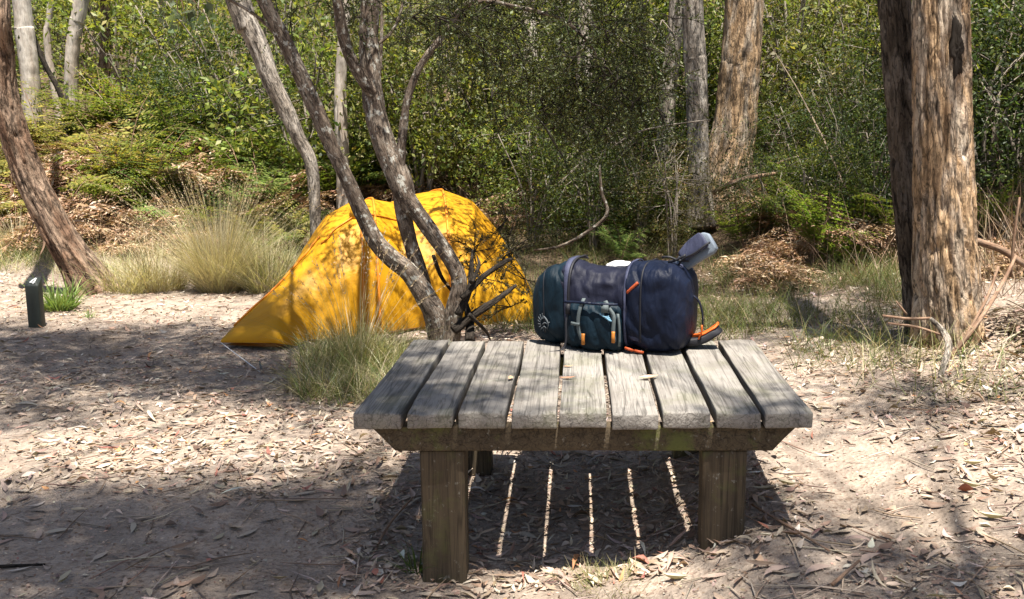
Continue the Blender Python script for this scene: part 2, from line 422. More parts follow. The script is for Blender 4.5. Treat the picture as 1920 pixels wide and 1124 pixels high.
for k in range(9):
    L = 1.11 + (.0, .012, -.014, .004, -.010, .012, -.004, -.012, .008)[k]
    mb = timber(L, pw / 2 + (.0, -.003, .001, -.002, .0015, -.001, .0, -.0025, .001)[k], pt / 2, .0045, 11 + k, 56, .0030, .0035, .020 if k == 1 else .007)
    if k == 1:                                     # the chewed front end with a knot hump
        for V in mb.V:
            m = np.exp(-(((V[:, 0] - .02) / .05) ** 2 + ((V[:, 1] + .47) / .07) ** 2)); V[:, 2] -= .010 * m * (V[:, 2] > 0)
            m = np.exp(-(((V[:, 0] + .045) / .02) ** 2 + ((V[:, 1] + .42) / .025) ** 2)); V[:, 2] += .010 * m * (V[:, 2] > 0)
    mb.build('plank', M['plank'], table, loc=((k - 4) * pitch, 0, TT - pt / 2 + (0, .001, -.001, .0015, 0, -.001, .001, 0, .0015)[k]), rot=((.002, -.003, .001, .003, -.002, .002, -.001, .003, -.002)[k], (.010, -.012, .006, -.004, .009, -.008, .003, .008, -.010)[k], (k % 4 - 1.5) * .0030))
for s in (-1, 1):
    zb0, zb1 = TT - pt - .0835, TT - pt - .0025
    y0 = s * (.555 - .035 - .029); xsx = np.linspace(-.665, .665, 40); R = []
    for x in xsx:
        cut = max(0, abs(x) - .600) * 1.25                    # chamfered ends
        zc0 = min(zb0 + cut, zb1 - .004)
        hh, zc = (zb1 - zc0) / 2, (zb1 + zc0) / 2
        pr = rrect(.029, max(hh, .006), .005, 3)
        ring = np.stack([np.full(len(pr), x), pr[:, 0] + y0, pr[:, 1] + zc], -1)
        ring += (fbm(ring * np.array([3, 30, 30]), 40 + s, 2) * .0012)[:, None]
        R.append(ring)
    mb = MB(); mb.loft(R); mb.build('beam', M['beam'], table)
    for sx in (-.452, .448):
        L = zb0 - .003 - (-.12)
        mb = timber(L, .0705, .05, .007, 60 + int(sx * 10) + s, 20, .0025, .005)
        for V in mb.V:                                        # stand the timber up
            V[:] = np.stack([V[:, 0], V[:, 2], V[:, 1]], -1)
        for q in range(len(mb.Q)): mb.Q[q] = mb.Q[q][:, ::-1]
        for q in range(len(mb.T)): mb.T[q] = mb.T[q][:, ::-1]
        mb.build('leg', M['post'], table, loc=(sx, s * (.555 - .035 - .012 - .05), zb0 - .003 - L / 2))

# ------------------------------------------------------------------ backpack lying on the table
def fabric(name, c, rough=.55, spec=.14, sheen=.0):
    t = NT(name); o = t.obj()
    wv = t.n('TexNoise', {'Vector': t.n('Mapping', {'Vector': o, 'Scale': (20, 9, 8), 'Rotation': (.3, .55, .5)}).outputs[0], 'Scale': 1.0, 'Detail': 2.5, 'Roughness': .6, 'Distortion': .35}).outputs['Fac']
    f = t.noise(o, 420, 2)
    dust = t.noise(o, 11, 4)
    cc = t.mix(t.math('MULTIPLY', t.ramp(dust, [(.45, 0.), (.75, 1.)]), .3), (*c, 1), tuple(min(1, x * 1.9 + .012) for x in c))
    t.set(Base_Color=cc, Roughness=rough, Sheen_Weight=sheen, Sheen_Roughness=.45); t.bsdf.inputs['Specular IOR Level'].default_value = spec
    t.bump(t.math('ADD', wv, t.math('MULTIPLY', f, .06)), .7, .022)
    return t.m
M['teal'] = fabric('teal_nylon', (.003, .011, .019)); M['char'] = fabric('charcoal_nylon', (.008, .009, .019)); M['navy'] = fabric('navy_nylon', (.004, .007, .019), .5)
M['black'] = plain('black_webbing', (.012, .012, .016), .6, 200, .2)
M['lilac'] = fabric('lilac_trim', (.042, .046, .080)); M['pad'] = plain('grey_mesh_pad', (.135, .16, .195), .8, 260, .25, .6, .003)
M['web'] = plain('grey_webbing', (.075, .092, .096), .7, 220, .2); M['orange'] = plain('orange_fabric', (.62, .115, .018), .55, 150, .2)
M['rust'] = plain('rust_orange_cord', (.34, .06, .016), .6, 150, .25); M['amber'] = plain('amber_webbing', (.36, .13, .02), .5, 150, .2); M['mark'] = plain('emblem_print', (.085, .095, .105), .7, 100, .1)
M['white'] = plain('white_fleece', (.75, .74, .72), .95, 60, .12, .6, .008)

PX, PY = .150, 4.005
pack = thing('backpack', 'dark navy and teal hiking backpack lying on its back on the plank table', 'backpack', (PX, PY, TT + .001), math.radians(-19))
def skin(x, ang, ks):
    xs_ = [q[0] for q in ks]
    g = lambda j: np.interp(x, xs_, [q[j] for q in ks])
    yc, zc, ry, rz, e = g(1), g(2), g(3), g(4), g(5)
    c, s = np.cos(ang), np.sin(ang)
    return np.stack([np.full_like(c, x), yc + ry * np.sign(c) * np.abs(c) ** e, zc + rz * np.sign(s) * np.abs(s) ** e], -1)
def bag(name, ks, mat, wr=.006, n=30, k=72, seed=0, wsc=(9, 9, 9), fold=.012):
    mb = MB(); R = []
    an = np.arange(k) / k * 2 * PI
    u = np.array([q[0] for q in ks]); xx, _ = spline([(q[0], q[3], q[4]) for q in ks], n * 2, [1] * len(ks)); 
    for x in np.clip(xx[:, 0], u[0], u[-1]):
        r = skin(x, an, ks)
        c = r.mean(0); d = r - c; d /= np.linalg.norm(d, axis=1)[:, None] + 1e-9
        w_ = fbm(r * np.array(wsc) + seed * 3.1, seed, 3)
        w2 = 1 - np.abs(vn(r * np.array(wsc) * 2.3 + seed, seed + 9)) * 2       # crease ridges
        fo = vn(np.stack([r[:, 0] * 16 + r[:, 2] * 11, r[:, 1] * 4, r[:, 2] * 5 - r[:, 0] * 5], -1) + seed * 2.7, seed + 4)      # long diagonal folds
        r = r + d * (w_ * wr + w2 * wr * .5 - fold * np.clip(1 - np.abs(fo) * 2.6, 0, 1) ** 1.5)[:, None]
        r[:, 2] = np.maximum(r[:, 2], .001 + .004 * (1 + vn(r * 30, seed)))
        R.append(r)
    mb.loft(R); return mb.build(name, mat, pack)
E = .48
KL = [(-.345, 0, .155, .02, .03, .9), (-.338, 0, .145, .07, .085, .8), (-.318, 0, .148, .112, .124, .65), (-.28, 0, .156, .137, .147, E), (-.23, 0, .17, .147, .163, E), (-.185, 0, .17, .149, .166, E), (-.165, 0, .17, .142, .160, E)]
KB = [(-.21, 0, .168, .10, .12, E), (-.195, 0, .168, .140, .160, E), (-.16, .003, .174, .149, .173, .6), (-.08, .003, .162, .152, .160, .6), (.02, .002, .158, .153, .156, .6), (.09, 0, .17, .153, .166, .66), (.14, 0, .17, .13, .15, .66)]
KO = [(.072, 0, .172, .120, .145, .7), (.082, 0, .173, .156, .171, .66), (.13, 0, .174, .165, .1735, .58), (.20, 0, .174, .168, .1735, .46), (.255, 0, .172, .163, .170, .46), (.292, 0, .168, .146, .157, .5), (.315, 0, .165, .115, .13, .6), (.327, 0, .165, .06, .07, .7), (.331, 0, .165, .015, .02, .9)]
bag('top_lid', KL, M['teal'], .009, 30, 80, 1, (10, 10, 7))
bag('main_body', KB, M['char'], .008, 34, 80, 2, (9, 7, 12))
bag('bottom_compartment', KO, M['navy'], .008, 34, 90, 3, (7, 9, 7))
KP = [(-.178, -.118, .09, .02, .04, .7), (-.165, -.118, .095, .045, .082, .6), (-.13, -.12, .098, .062, .094, .55), (-.05, -.12, .100, .070, .0975, .5), (.03, -.12, .100, .066, .0975, .5), (.066, -.12, .098, .05, .09, .6), (.08, -.118, .09, .02, .05, .7)]
bag('side_pocket', KP, M['teal'], .004, 26, 64, 4, (8, 8, 6))
def ribbon(mb, pts, side, wd, th=.003, n=14):
    p = spline(pts, n); s = np.asarray(side, float)
    s = np.broadcast_to(s / np.linalg.norm(s), p.shape) if s.ndim == 1 else s
    t = np.gradient(p, axis=0); m = np.cross(t, s); m /= np.linalg.norm(m, axis=1)[:, None] + 1e-9
    wd = np.broadcast_to(wd, (n,))[:, None]
    mb.loft(np.stack([p - s * wd / 2 - m * th / 2, p + s * wd / 2 - m * th / 2, p + s * wd / 2 + m * th / 2, p - s * wd / 2 + m * th / 2], 1))
def fy(x, z, ks, off=.004):                              # front surface of a section stack
    xs_ = [q[0] for q in ks]; g = lambda j: np.interp(x, xs_, [q[j] for q in ks])
    e = 1 / g(5); f = max(0, 1 - abs((z - g(2)) / g(4)) ** (2 * e / 1.0) ) ** (.5 / e)
    return g(1) - g(3) * f - off
def on(ks, x, z, off=.004): return (x, float(fy(x, z, ks, off)), z)
def over(ks, x, a0, a1, n=14, off=.005, dx=0.0):         # along the girth from angle a0 to a1
    a = np.radians(np.linspace(a0, a1, n)); o = []
    for j, q in enumerate(a):
        xx = x + dx * j / (n - 1); r = skin(xx, np.array([q]), ks)[0]; c = np.array([xx, 0, .17]); d = r - c; o.append(tuple(r + d / np.linalg.norm(d) * off))
    return o
mb = MB(); ribbon(mb, over(KB, -.172, 60, 215, 16, .010, .016), (1, 0, 0), np.linspace(.038, .010, 16), .004, 16); mb.build('lid_strap', M['lilac'], pack)
mb = MB(); ribbon(mb, over(KB, -.150, 75, 190, 14, .012), (1, 0, 0), .010, .006, 14); mb.box((-.158, -.172, .145), (-.140, -.158, .185)); mb.build('compression_strap', M['black'], pack)
mb = MB(); ribbon(mb, over(KO, .083, 40, 232, 18, .006), (1, 0, .05), .010, .005, 18); mb.build('piping', M['lilac'], pack)
mb = MB(); ribbon(mb, over(KO, .150, 70, 240, 18, .0045), (1, 0, 0), .006, .005, 18); mb.build('seam', M['black'], pack)
mb = MB(); ribbon(mb, [(-.16, -.180, .196), (-.10, -.192, .199), (0, -.195, .197), (.06, -.176, .196)], (0, .3, 1), .010, .006); mb.build('pocket_hem', M['navy'], pack)
# two grey webbing straps over the pocket, their buckles and amber tails
mb = MB(); ribbon(mb, [(-.080, -.170, .212), (-.087, -.194, .180), (-.095, -.198, .13), (-.092, -.198, .085), (-.080, -.196, .05)], (1, 0, 0), .014, .004); ribbon(mb, [(-.125, -.196, .115), (-.105, -.2, .113), (-.088, -.202, .113)], (0, 0, 1), .012, .006, 6); mb.build('webbing_strap', M['web'], pack)
mb = MB(); ribbon(mb, [(.010, -.176, .208), (.030, -.188, .180), (.050, -.192, .150), (.048, -.194, .09), (.052, -.192, .05)], (1, 0, .35), .016, .004); ribbon(mb, [(.062, -.178, .16), (.070, -.182, .10), (.068, -.176, .03)], (1, 0, 0), .010, .004, 8); mb.box((.000, -.198, .165), (.028, -.186, .195)); mb.build('webbing_strap', M['web'], pack)
for x, z in ((-.074, .052), (.050, .068)):
    mb = MB(); R = [(x, -.197, z + .024), (x + .001, -.203, z), (x, -.197, z - .020)]
    ribbon(mb, R, (1, 0, 0), .013, .006, 8); mb.build('buckle', M['amber'], pack)
mb = MB()
for j in range(4): ribbon(mb, [(-.008 + j * .008, -.190, .158 - j * .004), (.012 + j * .006, -.195, .148 - j * .004), (.03 + j * .004, -.192, .150 - j * .006)], (0, 0, 1), .006, .003, 6)
mb.build('gear_tag', plain('pale_blue_print', (.12, .24, .33), .6, 80, .3), pack)
mb = MB(); q0, q1 = on(KO, .094, .243, .006), on(KO, .138, .285, .008); mb.tube(spline([q0, ((q0[0] + q1[0]) / 2, min(q0[1], q1[1]) - .004, (q0[2] + q1[2]) / 2), q1], 8), .0062, 8); mb.build('zip_pull', M['rust'], pack)
for x0, x1, z0, z1 in ((.085, .118, .020, .012), (.122, .160, .012, .006)):
    mb = MB(); mb.tube([(x0, -.150, z0), ((x0 + x1) / 2, -.158, (z0 + z1) / 2 + .002), (x1, -.152, z1)], .006, 7); mb.build('zip_pull', M['rust'], pack)
mb = MB()
for j in range(5): ribbon(mb, over(KO, .10 + .003 * j, 205 + j * 1.4, 206 + j * 1.4, 2, .004) + over(KO, .145, 205 + j * 1.4, 206 + j * 1.4, 2, .004)[:1], (0, 0, 1), .0035, .003, 4)
mb.build('stitching', M['lilac'], pack)
mb = MB(); ribbon(mb, over(KL, -.275, 70, 205, 18, .006, .02), (1, 0, 0), .004, .004, 18); mb.build('seam', M['black'], pack)
mb = MB(); ribbon(mb, [(-.150, -.165, .16), (-.152, -.182, .11), (-.148, -.190, .05), (-.156, -.196, .012), (-.175, -.215, .004), (-.20, -.235, .003)], (1, 0, .1), .009, .003, 20); mb.build('webbing_strap', M['black'], pack)
# emblem: a raptor with a fanned wing, printed on the lid
mb = MB(); ec = (-.258, .098)
def em(u, v): return on(KL, ec[0] + u, ec[1] + v, .0075)
def arc(r, a0, a1, n=8, e=1.25): return [em(r * math.cos(math.radians(a)), e * r * math.sin(math.radians(a))) for a in np.linspace(a0, a1, n)]
for a in range(105, 285, 22):
    c_, s_ = math.cos(math.radians(a)), math.sin(math.radians(a)) * 1.25
    ribbon(mb, [em(.019 * c_, .019 * s_), em(.025 * c_, .025 * s_ + .001), em(.030 * c_, .030 * s_ + .003)], (0, 0, 1), .0034, .002, 5)
ribbon(mb, arc(.017, 80, 215), (0, .2, 1), .0035, .002, 10)
ribbon(mb, [em(-.002, .030), em(.010, .016), em(.020, -.004), em(.012, -.028)], (1, 0, .3), np.array([.002, .005, .007, .008, .007, .006, .004, .003, .002, .002]), .002, 10)
ribbon(mb, [em(-.008, -.006), em(.004, .002), em(.016, -.002), em(.026, .006)], (0, 0, 1), .004, .002, 8)
ribbon(mb, [em(-.010, -.024), em(.0, -.014), em(.010, -.022)], (0, 0, 1), .004, .002, 8)
mb.build('emblem', M['mark'], pack)
# hip belt wing standing up at the foot end
def wing(pts, wds, th, mat, name, side=(0, 1, 0), parent=None, n=18):
    mb = MB(); p = spline(pts, n); wd = np.interp(np.linspace(0, 1, n), np.linspace(0, 1, len(wds)), wds)
    t = np.gradient(p, axis=0); s = np.asarray(side, float) / np.linalg.norm(side); m = np.cross(t, np.broadcast_to(s, t.shape)); m /= np.linalg.norm(m, axis=1)[:, None]
    pr = rrect(.5, .5, .28, 5); R = p[:, None] + pr[None, :, :1] * wd[:, None, None] * s + pr[None, :, 1:] * th * m[:, None]
    R = R + (fbm(R.reshape(-1, 3) * 14, 5, 2) * .004).reshape(n, -1)[..., None] * m[:, None]
    mb.loft(R); return mb.build(name, mat, parent or pack)
B0 = [(.255, .02, .325), (.285, .02, .355), (.325, .01, .395), (.375, .0, .430), (.395, -.005, .440)]
wing(B0, [.055, .075, .10, .105, .075], .028, M['pad'], 'hip_belt', (-.55, .45, .70))
wing([(p[0] - .018, p[1] - .016, p[2] + .012) for p in B0[1:-1]] + [(.366, -.016, .440)], [.05, .07, .075, .05], .014, M['lilac'], 'belt_pocket', (-.55, .45, .70))
mb = MB(); mb.tube(spline([(.262, -.03, .338), (.29, -.045, .37), (.335, -.055, .395), (.372, -.045, .425), (.388, -.03, .436)], 14), .0045, 7); ribbon(mb, [(.20, -.04, .372), (.235, -.05, .375), (.268, -.04, .362), (.31, -.045, .362)], (0, .4, 1), .008, .004, 10); ribbon(mb, [(.222, -.02, .352), (.255, -.045, .362), (.30, -.06, .386)], (0, .4, 1), .01, .004, 8); mb.build('belt_strap', M['black'], pack)
mb = MB(); mb.tube(spline([(.268, .02, .32), (.272, -.02, .335), (.275, -.05, .32), (.285, -.09, .285)], 10), .011, 8); mb.build('webbing_strap', M['lilac'], pack)
# lower belt wing, dark outside and orange inside
B1 = [(.27, .03, .03), (.32, .035, .030), (.365, .045, .042), (.405, .055, .068), (.418, .058, .080)]
wing(B1, [.09, .10, .10, .085, .05], .034, M['black'], 'hip_belt', (0, 1, 0))
wing([(p[0] - .004, p[1] - .004, p[2] + .019) for p in B1[1:]], [.05, .085, .075, .045], .010, M['orange'], 'belt_lining', (0, 1, 0))
mb = MB(); ribbon(mb, [(.305, -.02, .235), (.345, -.02, .205), (.362, -.015, .15), (.362, -.01, .09), (.348, 0, .05)], (0, 1, .2), .013, .005, 16); mb.build('webbing_strap', M['char'], pack)
mb = MB(); ribbon(mb, [(.362, -.018, .105), (.360, -.015, .075), (.347, -.008, .046)], (0, 1, .2), .010, .006, 8); mb.build('webbing_strap', M['orange'], pack)
# shoulder harness flattened under the bag, and a white fleece liner peeping over the back
mb = MB()
for y in (-.06, .06): ribbon(mb, [(-.18, y, .004), (-.05, y, .004), (.12, y, .004), (.26, y, .004)], (0, 1, 0), .06, .006, 8)
mb.build('shoulder_strap', M['black'], pack)
fl = MB(); R = []
for j in range(16):
    t_ = j / 15; an = np.arange(16) / 16 * 2 * PI; rr = .030 * math.sin(PI * min(max(t_, .03), .97)) ** .5
    ring = np.stack([np.full(16, -.065 + .115 * t_), .085 + rr * np.cos(an), .312 + rr * .75 * np.sin(an)], -1); ring += (fbm(ring * 40, 2, 2) * .004)[:, None]; R.append(ring)
fl.loft(R); fl.build('fleece_liner', M['white'], pack)

# ------------------------------------------------------------------ tent
def tent_mat():
    t = NT('tent_nylon'); o = t.obj()
    a = t.noise(o, 2.2, 4, .6, .8); f = t.noise(o, 240, 2); st = t.noise(o, 6, 5)
    c = t.mix(t.ramp(a, [(.35, 0.), (.65, 1.)]), (.55, .270, .007), (.63, .330, .010))
    c = t.mix(t.math('MULTIPLY', t.ramp(st, [(.6, 0.), (.75, 1.)]), .15), c, (.5, .22, .03))
    t.set(Base_Color=c, Roughness=.5); t.bsdf.inputs['Specular IOR Level'].default_value = .3
    t.bump(t.math('ADD', a, t.math('MULTIPLY', f, .03)), .5, .05)
    tr = t.n('BsdfTranslucent', {'Color': (.66, .31, .006, 1)}); m = t.n('MixShader', {0: .32, 1: t.bsdf.outputs[0], 2: tr.outputs[0]})
    t.t.links.new(m.outputs[0], t.out.inputs[0]); return t.m
M['tent'] = tent_mat(); M['seam'] = plain('tent_sleeve', (.60, .20, .012), .55, 90, .2); M['sheet'] = plain('groundsheet', (.10, .045, .012), .6, 30, .3)
TC = Vector((-1.3, 7.5, 0))
tent = thing('tent', 'small orange-yellow dome tent with two peaks behind the many-stemmed tree', 'tent', TC)
def kk(px, py, Y): return P(px, py, Y)
#  u,  front base,              apex,               back base,     arch power, sag
TK = [(0.00, G(415, 657) + Vector((0, 0, .045)), G(415, 657) + Vector((.0, .03, .06)), G(415, 657) + Vector((.02, .06, .04)), .9),
      (0.14, G(520, 660) + Vector((0, .0, .055)), kk(500, 553, 6.62), G(417, 645) + Vector((.30, .62, .04)), 1.25),
      (0.26, P(595, 656, 6.46), kk(581, 459, 6.95), Vector((-2.20, 7.75, .05)), 1.10),
      (0.36, P(650, 653, 6.54), kk(615, 404, 7.15), Vector((-2.05, 8.05, .03)), .85),
      (0.46, P(690, 649, 6.62), kk(660, 379, 7.30), Vector((-1.95, 8.25, .02)), .72),
      (0.52, P(715, 646, 6.68), kk(700, 374, 7.42), Vector((-1.90, 8.35, .02)), .70),
      (0.60, P(760, 636, 6.84), kk(742, 381, 7.65), Vector((-1.80, 8.50, .02)), .78),
      (0.67, P(800, 633, 6.90), kk(784, 366, 7.90), Vector((-1.68, 8.62, .02)), .70),
      (0.75, P(850, 628, 6.96), kk(832, 357, 8.00), Vector((-1.50, 8.75, .02)), .66),
      (0.84, P(900, 622, 7.02), kk(885, 378, 8.05), Vector((-1.30, 8.85, .02)), .68),
      (0.91, P(945, 617, 7.08), kk(932, 432, 8.00), Vector((-1.08, 8.90, .02)), .75),
      (0.97, P(990, 612, 7.16), kk(976, 500, 7.90), Vector((-.85, 8.80, .02)), .85),
      (1.00, P(1010, 608, 7.25), kk(1004, 560, 7.80), Vector((-.70, 8.60, .02)), 1.0)]
TU = np.array([q[0] for q in TK])
def tk(j, u):
    a = np.array([list(q[j]) if hasattr(q[j], '__len__') else [q[j]] for q in TK])
    return np.stack([np.interp(u, TU, a[:, c]) for c in range(a.shape[1])], -1)
def tent_ring(u, v):
    F, K, Bk, e = tk(1, u), tk(2, u), tk(3, u), tk(4, u)[0]
    th = v * PI; s = np.sin(th) ** e; c = (1 - np.cos(th)) / 2
    base = np.where((v < .5)[:, None], F + (K * [1, 1, 0] + [0, 0, F[2]] - F) * (2 * np.clip(c, 0, .5))[:, None], K * [1, 1, 0] + [0, 0, F[2]] + (Bk - K * [1, 1, 0] - [0, 0, F[2]]) * (2 * (np.clip(c, .5, 1) - .5))[:, None])
    r = base.copy(); r[:, 2] = base[:, 2] + (K[2] - base[:, 2]) * s
    return r
us = spline([(u, 0, 0) for u in TU], 90)[:, 0]; vs = np.linspace(0, 1, 61)
TR = np.array([tent_ring(float(np.clip(u, 0, 1)), vs) for u in us])
# slack: gentle billows and tension creases between the poles, none along the base
bil = fbm(TR.reshape(-1, 3) * np.array([2.6, 2.6, 2.6]), 21, 3).reshape(TR.shape[:2]) * np.sin(vs * PI)[None] ** .5
cr = (1 - np.abs(vn(TR.reshape(-1, 3) * np.array([7, 7, 1.5]) + 3, 5)) * 2).reshape(TR.shape[:2]) * np.sin(vs * PI)[None]
env = np.minimum(1, np.abs(us[:, None] - .52) * 12) * np.minimum(1, np.abs(us[:, None] - .75) * 12)
TR[..., 1] += -bil * .024 * env - .004 * cr; TR[..., 2] += .014 * bil * env
mb = MB(); mb.loft(TR - np.array(TC), closed=False, caps=False); mb.build('flysheet', M['tent'], tent)
def seam_line(us_, vs_, r, name, mat, off=.006, flat=1.0):
    p = np.array([tent_ring(float(u), np.array([v]))[0] for u, v in zip(us_, vs_)])
    q = []
    for a, u, v in zip(p, us_, vs_):
        iu = int(np.argmin(np.abs(us - u))); iv = int(round(v * 60)); q.append(TR[iu, iv] + [0, -off, off * .7])
    mb = MB(); mb.tube(spline(np.array(q) - np.array(TC), len(q) * 2), r, 7, flat=flat); mb.build(name, mat, tent)
for u in (.52, .75): seam_line([u] * 22, np.linspace(.02, .98, 22), .010, 'pole_sleeve', M['seam'])
seam_line(np.linspace(.30, .64, 12), np.linspace(.36, .33, 12), .006, 'vent_hem', M['seam'])
seam_line(np.linspace(.47, .45, 12), np.linspace(.30, .02, 12), .007, 'door_zip', M['seam'])
seam_line(np.linspace(.03, .30, 12), np.linspace(.5, .42, 12), .007, 'ridge_seam', M['seam'])
# vent flap
mb = MB(); a = TR[int(.33 * 89), 22]; ribbon(mb, [a - np.array(TC) + q for q in ([0, -.02, .06], [.02, -.07, 0], [.07, -.05, -.06])], (1, -.4, .5), np.array([.02, .06, .09, .1, .09, .07, .04, .02]), .006, 8); mb.build('vent_flap', M['tent'], tent)
# groundsheet seen below the raised front edge
mb = MB(); g0 = [TR[k_, 0] for k_ in range(0, 90, 6)]; g1 = [TR[k_, 60] for k_ in range(0, 90, 6)]
R = np.stack([np.array(g0) + [0.06, .02, 0], (np.array(g0) + np.array(g1)) / 2, np.array(g1)], 1)
for q in R.reshape(-1, 3): q[2] = h1(q[0], q[1]) + .022
mb.loft(R - np.array(TC), closed=False, caps=False); mb.build('groundsheet', M['sheet'], tent)
g = G(417, 648)
mb = MB(); e1 = G(490, 700); mb.tube([np.array(TR[0, 0]) - np.array(TC), np.array(e1) - np.array(TC)], .0025, 5); mb.build('guy_line', M['white'], tent)
mb = MB(); e2 = np.array(e1) - np.array(TC); mb.tube([e2 + [-.01, .01, .07], e2 + [.0, .0, .03], e2 + [.02, -.01, -.08]], .005, 6); mb.build('peg', M['web'], tent)

# ------------------------------------------------------------------ numbered marker post
g = G(70, 613); post = thing('marker_post', 'short dark green site marker post with a white 4 on its top', 'post', (g.x, g.y, g.z), math.radians(6))
M['postg'] = plain('dark_green_paint', (.030, .036, .030), .55, 60, .35, .4, .002); M['wpaint'] = plain('white_paint', (.75, .75, .74), .6, 90, .15)
mb = MB(); prof = rrect(.046, .040, .006, 3); zz = [-.12, .0, .12, .24, .325, .333]
R = [np.stack([prof[:, 0] * (1 if z < .33 else .95), prof[:, 1] * (1 if z < .33 else .95), z + (prof[:, 1] * (.62 if z > .3 else 0))], -1) for z in zz]
mb.loft(R); mb.build('shaft', M['postg'], post)
mb = MB(); zt = lambda x, y: .333 + .62 * y * 1.0 + .0035
pl = lambda pts: [np.array([x, y, zt(x, y)]) for x, y in pts]
for s in ([(.018, -.012), (-.020, -.012)], [(-.020, -.012), (.010, .028)], [(.008, -.028), (.012, .028)]):
    a, b = pl(s); d = (b - a); nrm_ = np.array([0, -.53, .85]); sd_ = np.cross(d, nrm_); sd_ = sd_ / np.linalg.norm(sd_) * .0045
    mb.add([a - sd_, a + sd_, b + sd_, b - sd_, a - sd_ + nrm_ * .002, a + sd_ + nrm_ * .002, b + sd_ + nrm_ * .002, b - sd_ + nrm_ * .002], [[3, 2, 1, 0], [4, 5, 6, 7], [0, 1, 5, 4], [1, 2, 6, 5], [2, 3, 7, 6], [3, 0, 4, 7]])
mb.build('number', M['wpaint'], post, smooth=False)

# finer pieces belong to the part they sit on
def sub_part(root, part, names):
    p = next(c for c in root.children if c.name.split('.')[0] == part)
    for c in list(root.children):
        if c.name.split('.')[0] in names and c is not p: c.parent = p
sub_part(tent, 'flysheet', ('pole_sleeve', 'vent_hem', 'door_zip', 'ridge_seam', 'vent_flap'))
sub_part(pack, 'top_lid', ('emblem', 'lid_strap'))
sub_part(pack, 'side_pocket', ('pocket_hem', 'buckle', 'gear_tag'))
sub_part(pack, 'hip_belt', ('belt_pocket', 'belt_strap'))
sub_part(pack, 'bottom_compartment', ('piping', 'stitching', 'zip_pull'))
sub_part(post, 'shaft', ('number',))

# ------------------------------------------------------------------ trees
def tree(name, label, base, cat='tree', group=None): return thing(name, label, cat, base, 0, group)
def loc(pts, base): return [(p[0] - base[0], p[1] - base[1], p[2] - base[2]) for p in pts]
def px_stem(pts, Y, dY=0.0):
    """pixels of the photograph lifted to a stem standing at distance Y (leaning by dY towards the top)"""
    n = len(pts); return [P(x, y, Y + dY * i / max(1, n - 1)) for i, (x, y) in enumerate(pts)]

GUM = [(.055, .075, .020), (.075, .095, .028), (.045, .062, .022), (.095, .105, .035)]
def gum_sprays(centres, rad, n_each, pal_=GUM, L=(.07, .13), W=(.014, .024), zflat=.55, droop=-.5):
    """hanging sprays of long gum leaves around twig ends"""
    cs = np.asarray(centres, float); n = len(cs) * n_each
    sub = np.repeat(cs, n_each, 0) + 0
    k = 9                                                   # leaves gather in small sprays
    sp = np.repeat(rng.normal(size=(n // k + 1, 3)) * np.array([rad, rad, rad * zflat]), k, 0)[:n]
    p = sub + sp + rng.normal(size=(n, 3)) * .06
    d = rdir(n, droop); nr = rdir(n, .8)
    V, F = leaves(p, d, nr, rng.uniform(*L, n), rng.uniform(*W, n), .15)
    return V, F, np.repeat(pal(pal_, n, .2), 4, 0)
def limb_to(mb, start, targets, r0, seed=0, sag=.3):
    for q in targets:
        a = np.asarray(start, float); b = np.asarray(q, float); m = (a + b) / 2 + rng.normal(size=3) * np.linalg.norm(b - a) * .07; m[2] += sag * .5
        trunk(mb, [a, m, b], [r0, r0 * .6, .012], 7, .35, .05, .03, seed)
def upsun(g, h): return np.array([g[0] - SUN.x / -SUN.z * (h - g[2]), g[1] - SUN.y / -SUN.z * (h - g[2]), h])

def add_crown(root, base, top, clusters, n_each, rad=.33, r0=.07, hub=None, name='crown', **kw):
    """limbs from the trunk top to hub points, twigs to every leaf cluster, and the leaves"""
    cl = np.asarray(clusters, float)
    nh = max(1, len(cl) // 12)
    hubs = cl[rng.choice(len(cl), nh, replace=False)] + np.array([0, 0, -.25])
    mb = MB(); limb_to(mb, top, hubs, r0, 3, .6)
    for c in cl:
        h_ = hubs[np.argmin(np.linalg.norm(hubs - c, axis=1))]; mb.tube(spline([h_, (h_ + c) / 2 + rng.normal(size=3) * .08, c], 5), np.linspace(.013, .004, 5), 4)
    for V in mb.V: V -= np.array(base)
    mb.build('limb', M['bark_grey'], root, bark=True)
    V, F, C = gum_sprays(cl, rad, n_each, **kw)
    return link(name, mesh_np(name, V - np.array(base), F, M['leaf'], C), root)

# --- leaning gum at the left
g = G(165, 548); base = (g.x, g.y, g.z - .05)
T = tree('gum_tree', 'brown leaning gum with peeling bark beside the numbered marker post', base)
mb = MB(); st = px_stem([(182, 565), (150, 505), (110, 440), (66, 355), (32, 270), (10, 180), (0, 90), (-6, 0)], g.y, -.2)
top = st[-1] + Vector((-1.3, 3.0, 4.2)); st2 = st + [st[-1] + Vector((-.2, .55, 1.2)), st[-1] + Vector((-.7, 1.6, 2.6)), top]
trunk(mb, loc(st2, base), [.175, .14, .125, .12, .115, .105, .095, .09, .08, .065, .04], 72, .022, .06, .16, 3, .09, .25)
mb.build('trunk', M['bark_lean'], T, bark=True)
